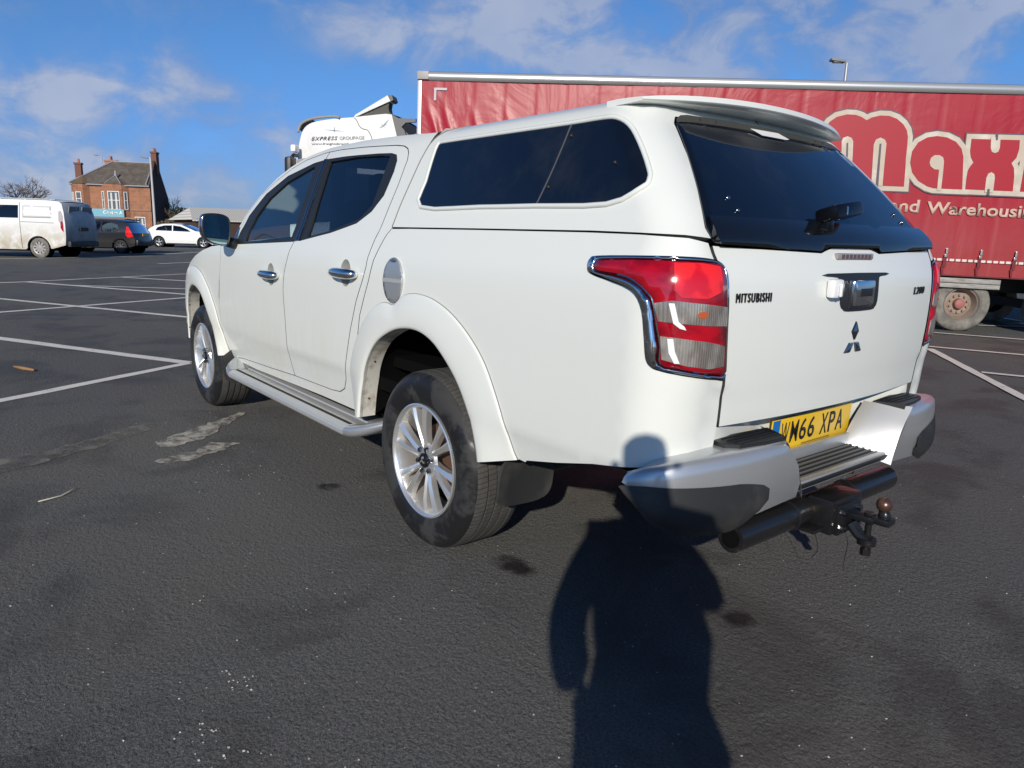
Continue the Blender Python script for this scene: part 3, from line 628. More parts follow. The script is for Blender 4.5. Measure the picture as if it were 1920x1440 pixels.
# ---- bed side with its rounded corner
def xt(x): return XC-x
bo = [(xt(x), z) for x, z in RO]
bed = [(xt(.342),1.298),(xt(.2),1.300),(-.78,1.3005),(-.2357,1.2995),(-.0278,1.2965),(.1795,1.2900),(.262,1.2780)]
bed += [(.264,1.2514),(.2691,1.2246),(.2915,1.1879),(.2950,1.0418),(.3105,.9103),(.3195,.8242),(.3220,.7543),(.3222,.70),(.32,.6778),(.2,.668),(.0461,.6442),(-.1105,.6128),(-.2852,.568),(-.44,.533),(xt(-.62),.524)]
bed += [(xt(-.565),.527)]+[(xt(x+(-.012 if x < 0 else .012)*0), z-.012) for x, z in RO[::-1][2:-2]]+[(xt(.645),.55)]
bed += [(xt(x-.006), z) for x, z in CPIL[::-1]][1:]
def beds(s):
    panel('bed_side', bed, wrap, PAINT, PK, .045, .02, sy=s, rim=GAP_DARK)
    panel('bed_seam', [(xt(.345),1.294),(-.78,1.295),(-.2357,1.294),(-.0278,1.291),(.1795,1.284),(.255,1.272),(.255,1.282),(.1795,1.294),(-.0278,1.302),(-.2357,1.305),(-.78,1.306),(xt(.345),1.306)], wrap, DARK, PK, .05, 0, sy=s, off=-.012)
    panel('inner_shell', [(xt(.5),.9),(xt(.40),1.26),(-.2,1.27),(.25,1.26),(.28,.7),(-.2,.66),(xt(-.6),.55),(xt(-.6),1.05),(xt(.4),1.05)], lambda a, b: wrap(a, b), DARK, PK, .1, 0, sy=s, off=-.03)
both(beds)
# tailgate
def rear(y, z):
    p = wrap(LA+YC-abs(y), z); q = Vector((p[0], 0, z)); return (p[0], y if abs(y) < YC else math.copysign(p[1], y), z)
def yt(t): return YC-(t-LA)
tl = [(.2775,1.2710),(.2775,1.2514),(.2825,1.2246),(.3035,1.1879),(.3075,1.0418),(.3225,.9103),(.3305,.8242),(.3330,.7590)]
tgp = [(yt(t), z) for t, z in tl]
tgtop = [(.64,1.2685),(.4,1.2615),(.19,1.2555),(.165,1.262),(.12,1.272)]
tg = tgp[::-1]+tgtop+[(-y, z) for y, z in tgtop[::-1]]+[(-y, z) for y, z in tgp]+[(-.3,.7575),(0,.7575),(.3,.7575)]
TG = panel('tailgate', dens(tg, .04), rear, PAINT, PK, .045, .02, cen=Vector((.0,0,.95)), rim=GAP_DARK)
panel('tailgate_gap_backing', [(-.66,.768),(.66,.768),(.66,1.26),(-.66,1.26)], lambda y, z: (rear(y, z)[0]+.03, y, z), DARK, PK, .12, 0, cen=Vector((0,0,.95)))
panel('rear_valance', [(-.648,.56),(.648,.56),(.640,.752),(-.640,.752)], lambda y, z: (rear(y, z)[0]+.105-.090*max(0, min(1, (abs(y)-.31)/.29))-.02*(.75-z)/.2, y, z), PAINT, PK, .08, .01, cen=Vector((0,0,.95)))
def yz(p): return (YC-(p[0]-LA), p[1])
# lettering and emblem on the tailgate
def onrear(name, t0, z0, txt, w, h, m, par, bold=.03, off=.0055, **k):
    y = yt(t0); x = rear(y, z0)[0]; y2 = y-w; x2 = rear(y2, z0)[0]; xa = Vector((x2-x, y2-y, 0)).normalized(); up = Vector((0,0,1)); nn = xa.cross(up)
    o = Vector((x, y, z0))+nn*.0015; return text(name, txt, m, par, basis(o, xa, up, nn), w, h, off-.0015, bold, **k)
onrear('badge_lettering', .3330, 1.118, 'MITSUBISHI', .150, .026, INK, TG, .0, space=1.3)
onrear('badge_lettering', 1.414, 1.113, 'L200', .105, .026, INK, TG, .0, shear=.12, space=1.25)
em = MB()
def rhomb(pts, off=.010):
    P = [Vector(rear(y, z)) for y, z in pts]; c = sum(P, Vector())/len(P); n = Vector((-1,0,0)); k = len(P)
    vs = [p+n*.001 for p in P]+[p+(c-p)*.10+n*(off-.004) for p in P]+[c+n*off]
    em.add(vs, [(i, (i+1) % k, (i+1) % k+k, i+k) for i in range(k)]+[(i+k, (i+1) % k+k, 2*k) for i in range(k)])
cy0, cz0 = 0.0, .9720; hh = .067; ww = .0215
rhomb([(cy0, cz0+hh),(cy0+ww, cz0+hh*.5),(cy0, cz0+.004),(cy0-ww, cz0+hh*.5)])
for sg in (1, -1):
    rhomb([(cy0+sg*.004, cz0-.003),(cy0+sg*.030, cz0-.003),(cy0+sg*.056, cz0-.036),(cy0+sg*.020, cz0-.036)])
em.build('emblem', TG, CHROMED)
# handle recess, handle, camera, high brake light
rec = [(.192,1.194),(-.195,1.194),(-.195,1.186),(-.148,1.183),(-.138,1.165),(-.134,1.10),(-.118,1.080),(-.09,1.073),(.06,1.073),(.095,1.080),(.115,1.10),(.121,1.165),(.135,1.183),(.192,1.186)]
HR = panel('handle_bezel', cr(rec, 2, True), rear, BLACKP, TG, .04, .004, off=.003, cen=Vector((0,0,.95)))
mb = MB(); x0 = rear(0, 1.13)[0]
mb.box((x0-.004,-.008,1.128), (.010,.150,.092), bev=.004); mb.build('handle_pocket', TG, CHROMED, angle=30)
mb = MB(); mb.box((x0-.012,-.008,1.132), (.022,.126,.084), bev=.012); mb.build('tailgate_handle', TG, CHROME, angle=40)
mb = MB(); mb.box((x0-.021,-.008,1.134), (.008,.080,.026), bev=.003); mb.build('handle_pad', TG, BLACKP, angle=30)
mb = MB(); mb.box((x0-.012,.176,1.150), (.030,.056,.058), bev=.010); mb.box((x0-.028,.166,1.146), (.010,.036,.042), rot=Matrix.Rotation(R(18), 3, 'Z'), bev=.006); rc = mb.build('reversing_camera', TG, WHITEP, angle=35)
mb = MB(); mb.box((x0-.034,.160,1.142), (.006,.018,.024), rot=Matrix.Rotation(R(18), 3, 'Z'), bev=.003); mb.build('camera_lens', rc, BLACKP, angle=30)
mb = MB(); xb_ = rear(0, 1.25)[0]; mb.box((xb_-.004,0,1.2475), (.016,.235,.020), bev=.005); bl = mb.build('brake_light', TG, LAMPW, angle=30)
mb = MB()
for k in range(8): mb.box((xb_-.0125,-.0875+.025*k,1.2475), (.003,.016,.012))
mb.build('lamp_cells', bl, mat('dull_cells', (.12,.08,.09), .3))
# ---- tail lamps
LO = [(-.1722,1.2053),(-.1674,1.221),(-.1427,1.2297),(.01,1.2356),(.1543,1.2371),(.2343,1.2329),(.2741,1.2246),(.2894,1.2077),(.2944,1.1735),(.298,1.0714),(.3034,.9817),(.3083,.9108),(.2805,.9087),(.1852,.9231),(.1127,.9358),(.0869,.9455),(.0726,.9669),(.0642,1.025),(.0523,1.0968),(.0279,1.1383),(-.015,1.1572),(-.0905,1.1716),(-.1423,1.1807),(-.165,1.19)]
LI = [(-.1367,1.2101),(-.1152,1.2166),(.0162,1.2234),(.1381,1.2234),(.24,1.2196),(.275,1.2105),(.2806,1.1951),(.2833,1.1305),(.2895,1.0423),(.2959,.9518),(.2974,.9225),(.2349,.9287),(.1543,.9438),(.1117,.9535),(.1089,.9995),(.0967,1.0568),(.0831,1.1205),(.0654,1.1436),(.0313,1.1674),(-.0215,1.1817),(-.1165,1.1882),(-.137,1.197)]
def lamp(s):
    oo = .016 if s > 0 else .006
    base = panel('tail_lamp', cr(LO, 3, True), wrap, CHROMED, PK, .03, .020, sy=s, off=.008 if s > 0 else .001, round_=1.2)
    base['label'] = 'tail lamp'
    panel('lamp_surround', inset(cr(LO, 3, True), .004), wrap, DARK, base, .04, .004, sy=s, off=.002)
    panel('chrome_rim', cr(LO, 3, True), wrap, CHROME, base, .03, .006, [inset(cr(LI, 3, True), .004)], sy=s, off=oo-.0035, round_=1.5)
    panel('red_lens', cr(LI, 3, True), wrap, LENSR, base, .03, .008, sy=s, off=oo, round_=.9)
    panel('stop_lens', [(.128,1.2195),(.2,1.2195),(.262,1.211),(.262,1.150),(.215,1.131),(.15,1.133),(.133,1.150)], wrap, LENSB, base, .02, .004, sy=s, off=oo+.0025)
    panel('clear_lens', [(.0845,1.1160),(.1281,1.1251),(.216,1.117),(.2835,1.1082),(.2882,1.0562),(.2205,1.0595),(.15,1.0655),(.098,1.069)], wrap, LENSC, base, .02, .004, sy=s, off=oo+.0028)
    panel('clear_lens', [(.1055,1.0297),(.1484,1.0262),(.2243,1.0161),(.284,1.0014),(.290,.945),(.2335,.9419),(.17,.952),(.112,.9673)], wrap, LENSC, base, .02, .004, sy=s, off=oo+.0028)
    panel('lens_rib', [(.120,1.118),(.134,1.118),(.146,1.07),(.160,1.058),(.165,1.048),(.150,1.052),(.134,1.065)], wrap, WHITEP, base, .02, .001, sy=s, off=oo+.0042)
    panel('lens_rib', [(.122,1.024),(.136,1.024),(.142,.99),(.155,.958),(.142,.958),(.128,.985)], wrap, WHITEP, base, .02, .001, sy=s, off=oo+.0042)
    panel('amber_cap', [(.205+.016*math.cos(k), 1.089+.010*math.sin(k)) for k in range(6)], wrap, mat('amber_bulb', (.45,.10,.03), .3, coat=.5), base, .02, .002, sy=s, off=oo+.0042)
both(lamp)
# ---- fuel flap
def fuel():
    P = [(.2283+.079*math.cos(a), 1.0885+.092*math.sin(a)) for a in [2*math.pi*k/40 for k in range(40)]]
    o = panel('fuel_flap', P, side, SILVER, PK, .02, .010, off=.008, round_=1.2)
    panel('flap_bar', [(.152,1.080),(.305,1.080),(.305,1.096),(.152,1.096)], side, ALU, o, .03, .006, off=.011)
    panel('flap_groove', [(.152,1.0735),(.305,1.0735),(.305,1.077),(.152,1.077)], side, BLACKP, o, .03, .001, off=.0072)
    Q = [(.2283+.0715*math.cos(a), 1.0885+.0845*math.sin(a)) for a in [2*math.pi*k/40 for k in range(40)]]
    panel('flap_disc', Q, side, mat('flap_grey', (.10,.125,.15), .35, .4, coat=.3), o, .02, .002, off=.0075)
fuel()
# ---- wheel-arch flares
def flare(O, I, proud, lip, s, par, name='wheel_arch'):
    n = 64
    def res(p):
        p = cr(p, 6); L = [0]
        for i in range(1, len(p)): L.append(L[-1]+math.hypot(p[i][0]-p[i-1][0], p[i][1]-p[i-1][1]))
        o = []
        for k in range(n+1):
            t = L[-1]*k/n; i = 1
            while i < len(L)-1 and L[i] < t: i += 1
            q = (t-L[i-1])/max(1e-9, L[i]-L[i-1]); o.append((p[i-1][0]+(p[i][0]-p[i-1][0])*q, p[i-1][1]+(p[i][1]-p[i-1][1])*q))
        return o
    a = res(O); b = res(I); vs = []; fs = []
    prof = [(0,-.012),(0,.007),(.02,.0115),(.06,.0135),(.16,.0165),(.36,.022),(.55,.0265),(.76,.029),(.91,.029),(.97,.026),(1.,.018),(1.,-.0)]
    for i in range(n+1):
        for q, h in prof:
            x = a[i][0]+(b[i][0]-a[i][0])*q; z = a[i][1]+(b[i][1]-a[i][1])*q
            y = ys(z) if q < .02 else ys(z)*(1-min(1, q*1.2))+ (max(ys(z), .862))*min(1, q*1.2)
            vs.append((x, (y+taper(x)+h*proud)*s, z))
    k = len(prof)
    for i in range(n):
        for j in range(k-1): fs.append((i*k+j, i*k+j+1, (i+1)*k+j+1, (i+1)*k+j))
    e = len(vs); 
    for end in (0, n):                                      # close the ends
        ring = [end*k+j for j in range(k)]; fs.append(tuple(ring))
    o = MB(); o.add(vs, fs); ob = o.build(name, par, PAINT, angle=50)
    mb = MB(); mb.tube([(x, (ys(z)+taper(x)+.0015)*s, z) for x, z in a], .0022, 5); mb.build('flare_seam', ob, mat('grey_seam', (.20,.19,.18), .7), smooth=True)
    # dirty inner lip
    vs = []; fs = []
    for i in range(n+1):
        x, z = b[i]; y = max(ys(z), .862)+taper(x); vs += [(x, (y+.019*proud)*s, z), (x, (y-lip)*s, z)]
    for i in range(n): fs.append((2*i, 2*i+1, 2*i+3, 2*i+2))
    mesh('arch_lip', vs, fs, PAINT_IN, ob, smooth=True)
    # liner
    vs = []; fs = []
    for i in range(n+1):
        x, z = b[i]; y = max(ys(z), .862)+taper(x); vs += [(x, (y-lip)*s, z+.004), (x, (y-lip-.05)*s, z+.03), (x, .42*s, z+.03)]
    for i in range(n):
        for j in range(2): fs.append((3*i+j, 3*i+j+1, 3*i+4+j, 3*i+3+j))
    mesh('arch_liner', vs, fs, DARK, ob, smooth=True)
    for t in (4, 13, n-13, n-4):
        mb = MB(); x, z = b[t]; mb.sphere((x, (max(ys(z), .862)-lip*.4)*s, z), .0055, seg=8); mb.build('arch_screw', ob, mat('rusty_screw', (.10,.05,.03), .7), smooth=True)
def fl(s):
    flare(RO, RI, .8, .065, s, PK); flare(FO, FI, .9, .065, s, PK)
both(fl)
# ---- wheels
TY = [(-.008,.236),(.004,.250),(.008,.275),(.010,.305),(.006,.330),(-.004,.349),(-.014,.358)]
def wheel(x, s, label):
    W = empty('wheel', (x, .868*s, .370)); W.parent = PK; W.scale = (1, s, 1); W['label'] = label
    mb = MB(); sw = TY; mb.lathe(sw+[(-.020,.3625)], 96, SIDEW)
    t0 = MB(); tp = [(-.020,.3625),(-.030,.3665)]
    for g0 in (.062,.104,.146,.188): tp += [(-g0,.3695),(-g0-.001,.359),(-g0-.009,.359),(-g0-.010,.3695)]
    tp += [(-.225,.3665),(-.236,.358),(-.240,.34),(-.244,.30),(-.240,.236)]; t0.lathe(tp, 96, TREAD)
    mb.add(t0.v, t0.f, TREAD)
    ty = mb.build('tyre', W, angle=35)
    mb = MB(); mb.lathe([(-.012,.236),(.004,.238),(.007,.232),(.003,.225),(-.010,.219),(-.06,.212),(-.16,.205),(-.22,.215)], 72, ALLOY); rim = mb.build('rim', W, angle=40)
    mb = MB(); mb.lathe([(-.125,.0),(-.125,.205)], 48, DARK); mb.build('rim_backing', rim)
    mb = MB(); mb.lathe([(-.098,.0),(-.092,.08),(-.090,.138),(-.098,.142),(-.14,.14)], 40, RUST); mb.build('brake_disc', W, angle=30)
    mb = MB()
    for k in range(6):
        for sgn in (-1, 1):
            a0 = k*math.pi/3+R(12)+sgn*R(9); a1 = k*math.pi/3+R(12)+sgn*R(11.5)
            def P(a, r, y, off): d = Vector((math.sin(a), 0, math.cos(a))); t = Vector((math.cos(a), 0, -math.sin(a))); return d*r+t*off+Vector((0, y, 0))
            secs = [(a0,.048,-.020,.010,.03),(a0+(a1-a0)*.4,.10,-.012,.0105,.03),(a0+(a1-a0)*.8,.165,-.008,.0135,.03),(a1,.2235,-.008,.020,.03)]
            vs = []; 
            for (a, r, y, hw, dp) in secs: vs += [P(a, r, y-dp, -hw), P(a, r, y-.004, -hw), P(a, r, y+.004, -sgn*hw*.35), P(a, r, y-.004, hw), P(a, r, y-dp, hw)]
            fs = []
            for i in range(3):
                for j in range(4): fs.append((i*5+j, (i+1)*5+j, (i+1)*5+j+1, i*5+j+1))
            mb.add(vs, fs, ALLOY)
    sp = mb.build('spokes', rim, angle=20)
    mb = MB(); mb.lathe([(-.03,.072),(-.018,.066),(-.014,.04),(-.014,0)], 36, ALLOY); mb.build('hub', rim, angle=30)
    mb = MB(); mb.lathe([(-.014,.032),(-.004,.031),(-.001,.026),(-.001,0)], 32, GLOSSBLK); cap = mb.build('hub_cap', rim, angle=30)
    mb = MB()
    for a in (0, 120, 240):
        d = Vector((math.sin(R(a)), 0, math.cos(R(a)))); t = Vector((d.z, 0, -d.x)); o = Vector((0, .0005, 0)); q = [o, o+d*.009+t*.0045, o+d*.018, o+d*.009-t*.0045]
        mb.add(q+[v+Vector((0,.0015,0)) for v in q], [(0,1,2,3),(4,7,6,5),(0,4,5,1),(1,5,6,2),(2,6,7,3),(3,7,4,0)])
    mb.build('cap_emblem', cap, ALLOY)
    for k in range(6):
        a = k*math.pi/3+R(42); mb = MB(); mb.lathe([(-.02,.012),(-.004,.011),(-.002,.008),(-.002,0)], 6, CHROMED, c=(.050*math.sin(a), 0, .050*math.cos(a))); mb.build('wheel_nut', rim, angle=30)
    return W
wheel(0, 1, 'rear left wheel'); wheel(3.0, 1, 'front left wheel'); wheel(0, -1, 'rear right wheel'); wheel(3.0, -1, 'front right wheel')
# axle, springs, chassis, tank
mb = MB(); mb.tube([(0,-.64,.37),(0,.64,.37)], .045, 14); mb.sphere((0,.05,.37), .15, sc_=(1,1,.9)); mb.build('rear_axle', PK, DARK, smooth=True)
def ch(s):
    mb = MB(); mb.box((1.15,.47*s,.55), (4.4,.08,.14)); mb.build('chassis_rail', PK, DARK)
    mb = MB(); mb.tube(cr([(.62,.56*s,.47),(.3,.56*s,.36),(0,.56*s,.32),(-.3,.56*s,.36),(-.62,.56*s,.49)], 4), .022, 8); mb.tube([(.02,.50*s,.34),(.20,.50*s,.72)], .03, 10); mb.build('leaf_spring', PK, BLACKP, smooth=True)
both(ch)
mb = MB(); mb.box((-.30,0,.70), (1.7,1.46,.05)); mb.build('bed_floor', PK, DARK)
mb = MB(); mb.box((2.6,0,.50), (1.6,.9,.3)); mb.build('engine_bay', PK, DARK)
mb = MB(); mb.tube([(-.75,-.35,.42),(-1.15,-.42,.42)], .03, 12); mb.build('exhaust_pipe', PK, RUST, smooth=True)
# mud flaps
def flap(s):
    P = [(.842,.480),(.862,.40),(.864,.352),(.84,.328),(.78,.318),(.70,.315),(.645,.325),(.618,.352),(.608,.40),(.602,.50),(.60,.56),(.7,.56)]
    panel('mud_flap', cr(P, 2, True), lambda y, z: (-.515+.02*math.sin((y-.6)*9)-.04*(y-.6), y, z), BLACKD, PK, .04, .012, sy=s, cen=Vector((.5,.7,.4)))
    P = [(.88,.44),(.885,.34),(.87,.28),(.82,.25),(.70,.25),(.66,.30),(.655,.44),(.75,.50)]
    panel('mud_flap', cr(P, 2, True), lambda y, z: (2.50+.05*(z-.3), y, z), BLACKD, PK, .04, .012, sy=s, cen=Vector((3.5,.7,.4)))
both(flap)
# ---- running boards
def board(s):
    xs = [2.33,2.28,2.2,2.0,1.6,1.2,.9,.62,.54]; mb = MB()
    prof = [(.70,.398),(.745,.402),(.80,.392),(.805,.386),(.85,.386),(.855,.390),(.905,.388),(.926,.380),(.934,.368),(.932,.350),(.920,.338),(.88,.334),(.72,.338)]
    vs = []; fs = []; k = len(prof)
    for x in [2.26,1.9,1.5,1.1,.8,.60]:
        for (y, z) in prof: vs.append((x, y*s, z))
    for i in range(5):
        for j in range(k): fs.append((i*k+j, i*k+(j+1) % k, (i+1)*k+(j+1) % k, (i+1)*k+j))
    mb.add(vs, fs); b = mb.build('running_board', PK, ALU, angle=25)
    mb = MB(); mb.box((1.43,.880*s,.3885), (1.62,.018,.006), bev=.002); mb.build('tread_strip', b, RUBBER)
    # moulded end caps
    for name, X0, X1, dx in (('end_cap', .60, .375, -1), ('end_cap', 2.26, 2.43, 1)):
        vs = []; fs = []; ns = 7
        for i in range(ns+1):
            q = i/ns; x = X0+(X1-X0)*q
            for (y, z) in prof:
                yy = y; zz = z
                if y > .74: yy = .74+(y-.74)*(1-.50*q**2.4)
                zz = z+.060*q*q*(1 if dx < 0 else .9)+(.010*math.sin(math.pi*q) if z > .36 else 0)
                zz = zz + (.0 if z > .36 else .02*q)
                vs.append((x, yy*s, zz+.0015))
        for i in range(ns):
            for j in range(k): fs.append((i*k+j, i*k+(j+1) % k, (i+1)*k+(j+1) % k, (i+1)*k+j))
        fs.append(tuple(ns*k+j for j in range(k))); o = MB(); o.add(vs, fs); o.build(name, b, SILVER, angle=45)
    for x in (2.1,1.3,.75): mb = MB(); mb.box((x,.62*s,.40), (.05,.3,.03)); mb.build('board_bracket', b, DARK)
both(board)
# ---- door mirrors
def mirror(s):
    M = MB(); O = []
    ring0 = cr([(1.062,1.345),(1.040,1.362),(.985,1.366),(.935,1.360),(.905,1.340),(.898,1.29),(.902,1.235),(.915,1.190),(.935,1.178),(.985,1.183),(1.035,1.203),(1.062,1.235),(1.070,1.29)], 3, True)
    cy_, cz_ = .985, 1.275; vs = []; n = len(ring0); fs = []
    for (x, sc1) in ((2.168,.97),(2.166,1.0),(2.18,1.03),(2.22,1.02),(2.265,.9),(2.295,.62),(2.302,.2)):
        for (y, z) in ring0: vs.append((x+.10*(y-.985)*-1*(1 if x > 2.17 else 1), (cy_+(y-cy_)*sc1)*s, cz_+(z-cz_)*sc1))
    for j in range(6):
        for i in range(n): fs.append((j*n+i, j*n+(i+1) % n, (j+1)*n+(i+1) % n, (j+1)*n+i))
    fs.append(tuple(6*n+i for i in range(n))); M.add(vs, fs); c = M.build('door_mirror', PK, CHROMED, smooth=True)
    vs = []; fs = []
    for (x, sc1) in ((2.170,.995),(2.158,.99),(2.156,.955),(2.166,.93)):
        for (y, z) in ring0: vs.append((x-.10*(y-.985), (cy_+(y-cy_)*sc1)*s, cz_+(z-cz_)*sc1))
    for j in range(3):
        for i in range(n): fs.append((j*n+i, j*n+(i+1) % n, (j+1)*n+(i+1) % n, (j+1)*n+i))
    o = MB(); o.add(vs, fs); o.build('mirror_bezel', c, BLACKP, smooth=True)
    g = [(2.1655-.10*(y-.985), (cy_+(y-cy_)*.94)*s, cz_+(z-cz_)*.94) for (y, z) in ring0]
    g2 = MB(); g2.add(g, [tuple(range(n))]); g2.build('mirror_glass', c, MIRG)
    mb = MB(); mb.tube([(2.21,.93*s,1.205),(2.22,.87*s,1.19),(2.22,.83*s,1.185)], [.03,.034,.03], 12); mb.build('mirror_arm', c, BLACKP, smooth=True)
MIRG = mat('mirror_glass', (.35,.55,.58), .03, 1.)
both(mirror)

# ---- canopy
CF = [(.347,1.3065),(.343,1.386),(.332,1.487),(.318,1.5889),(.300,1.655),(.275,1.693),(.245,1.72),(.20,1.745),(.16,1.76)]
def cxs(v): return ip(XR, v)+.13
def canopy(s):
    poly = [(cxs(v)-x, v) for x, v in CF]
    top = [(-.9,1.78),(-.4,1.78),(0,1.78),(.18,1.78),(.5,1.78)]
    ye = lambda v: ys(v)-.13
    rear_t = lambda v: .13*math.pi/2+.0
    body = poly+[(-.7,1.78),(-.3,1.78),(0,1.78),(.13*math.pi/2+ye(1.78),1.78),(.13*math.pi/2+ye(1.70),1.70),(.13*math.pi/2+ye(1.675),1.675),(.13*math.pi/2+.17,1.678),(.235,1.668),(.218,1.640),(.213,1.56),(.212,1.45),(.210,1.36),(.206,1.312),(.208,1.2905),(.12,1.2985),(-.03,1.3025),(-.2,1.3055),(-.8,1.3065)]
    win = cr([(-1.1633,1.3884),(-1.1102,1.4934),(-1.03,1.60),(-.9936,1.639),(-.9717,1.655),(-.9138,1.6582),(-.5,1.6582),(-.1732,1.6575),(-.02,1.659),(.0345,1.6515),(.0622,1.6234),(.0711,1.5676),(.0713,1.4839),(.0638,1.4537),(.0319,1.4274),(-.1176,1.3825),(-.4455,1.3824),(-.7578,1.3831)], 3, True)
    cn = panel('canopy_side', body, can, PAINT, CAN, .045, .012, sy=s, rim=GAP_DARK)
    mb = MB(); mb.tube([(p[0]+.001, (p[1]+.0005)*s, p[2]) for p in [can(cxs(v)-x, v) for x, v in dens(CF, .03, False)]], .0032, 6); mb.build('front_seal', cn, mat('grey_seam', (.20,.19,.18), .7), smooth=True)
    # moulded bead round the side window, and the dark glass in it
    n = len(win); o1 = inset(win, .010)
    mb = MB(); ring = [can(*q) for q in dens(win, .02)]; ring.append(ring[0]); mb.tube([(p[0], (p[1]+.002)*s, p[2]) for p in ring], .0085, 8, cap=False); mb.build('window_bead', cn, PAINT, smooth=True)
    gl = panel('canopy_window', win, can, TINT, cn, .05, .004, sy=s, off=.0035)
    a, b = (-.1682,1.6565), (-.4428,1.3824)
    panel('glass_divider', [a, b, (b[0]+.006, b[1]), (a[0]+.006, a[1])], can, mat('pale_seal', (.10,.10,.10), .5), gl, .05, .001, sy=s, off=.0045)
    for (t, v) in ((-.1867,1.6097),(-.0359,1.5066),(-.358,1.4424)):
        mb = MB(); p = can(t, v); mb.sphere((p[0], (p[1]+.006)*s, p[2]), .007, seg=8); mb.build('glass_fixing', gl, BLACKP, smooth=True)
CAN = empty('canopy', (0,0,0)); CAN.parent = PK
both(canopy)
rv = []; rf = []; rx = []                                    # roof of the canopy
E_ = []
for (t, v) in [(-1.08+.0,1.76),(-.9,1.778),(-.6,1.778),(-.3,1.778),(-.05,1.778),(.05,1.778),(.12,1.778),(.18,1.778)]: E_.append(can(t, v))
for e in E_:
    for i in range(17): q = -1+i/8; rv.append((e[0]-(.02*(1-q*q) if e[0] < -.6 else 0), e[1]*q*1.0, e[2]-.001+.028*(1-abs(q)**2.2)))
for a in range(len(E_)-1):
    for i in range(16): rf.append((a*17+i, a*17+i+1, (a+1)*17+i+1, (a+1)*17+i))
mesh('canopy_roof', rv, rf, PAINT, CAN, smooth=True)
mb = MB(); 
mesh('canopy_front', [(.352,.79,1.305),(.352,-.79,1.305),(.305,-.655,1.65),(.25,-.60,1.72),(.25,0,1.745),(.25,.60,1.72),(.305,.655,1.65)], [(0,1,2,3,4,5,6)], PAINT, CAN)
# tailgate glass of the canopy
gl_half = [(.686,1.283),(.684,1.3212),(.648,1.39),(.609,1.459),(.5576,1.552),(.518,1.6251),(.497,1.650),(.470,1.6635),(.43,1.6697),(.25,1.6735)]
bot = [(.66,1.277),(.4423,1.2685),(.1716,1.2600),(.155,1.263),(.135,1.276),(.12,1.2790)]
gp = bot[::-1][::-1]
GP = [(y, z) for y, z in gl_half[::-1]]+bot+[(-y, z) for y, z in bot[::-1]]+[(-y, z) for y, z in gl_half]
GLS = panel('rear_glass', dens(GP, .03), glass, TINT, CAN, .04, .006, off=.003, cen=Vector((.3,0,1.3)), round_=.5)
gu = [(.50,1.6475),(.25,1.6525),(0,1.654),(-.25,1.6525),(-.50,1.6475)]
panel('glass_upper_band', [(.506,1.640),(.492,1.6535),(.468,1.6655),(.43,1.6715),(.25,1.6755),(0,1.6765),(-.25,1.6755),(-.43,1.6715),(-.468,1.6655),(-.492,1.6535),(-.506,1.640),(-.42,1.647),(-.25,1.652),(0,1.654),(.25,1.652),(.42,1.647)], glass, mat('dusty_band', (.055,.055,.048), .5, coat=.2), GLS, .04, .002, off=.0062, cen=Vector((.3,0,1.3)))
panel('wind_strip', [(.668,1.352),(.3,1.352),(0,1.350),(-.19,1.350),(-.22,1.338),(-.3,1.352),(-.668,1.352),(-.688,1.300),(-.675,1.2775),(-.2,1.2625),(-.17,1.276),(.17,1.276),(.2,1.2625),(.675,1.2775),(.688,1.30)], lambda y, z: (glass(y, z)[0]-.012-.012*math.sin(math.pi*max(0, min(1, (z-1.27)/.09))), y, z), GLOSSBLK, GLS, .03, .016, cen=Vector((.3,0,1.3)), off=.003)
# third-side reflector sticker, fixings, handle
panel('glass_sticker', [(.115,1.660),(-.055,1.662),(-.105,1.644),(-.08,1.640),(.07,1.640)], glass, WHITEP, GLS, .04, .001, off=.0085, cen=Vector((.3,0,1.3)))
for (y, z) in ((.524,1.408),(.515,1.372),(-.524,1.40),(-.55,1.372)):
    mb = MB(); p = glass(y, z); mb.sphere((p[0]-.006, y, z), .009, seg=10, sc_=(.7,1,1)); mb.build('glass_fixing', GLS, CHROMED, smooth=True)
for (y, z) in ((.38,1.663),(.30,1.664),(-.38,1.663),(-.32,1.664)):
    mb = MB(); p = glass(y, z); mb.sphere((p[0]-.006, y, z), .006, seg=8, sc_=(.7,1,1)); mb.build('hinge_bolt', GLS, BLACKP, smooth=True)
p = Vector(glass(-.02, 1.372)); mb = MB()
mb.box((p.x-.056, .060, 1.386), (.080,.165,.046), rot=Matrix.Rotation(R(-7), 3, 'X') @ Matrix.Rotation(R(16), 3, 'Y'), bev=.014)
mb.box((p.x-.040, .112, 1.350), (.045,.034,.055), bev=.008); gh = mb.build('glass_handle', GLS, mat('handle_black', (.004,.004,.005), .22), angle=40)
mb = MB(); mb.tube([(p.x-.070,.092,1.362),(p.x-.097,.090,1.378),(p.x-.094,.085,1.400),(p.x-.070,.082,1.412)], .003, 6); mb.build('handle_trim', gh, CHROME)
mb = MB(); mb.box((p.x-.010,.0,1.322), (.016,.16,.020), bev=.004); mb.build('lock_plate', gh, GLOSSBLK)
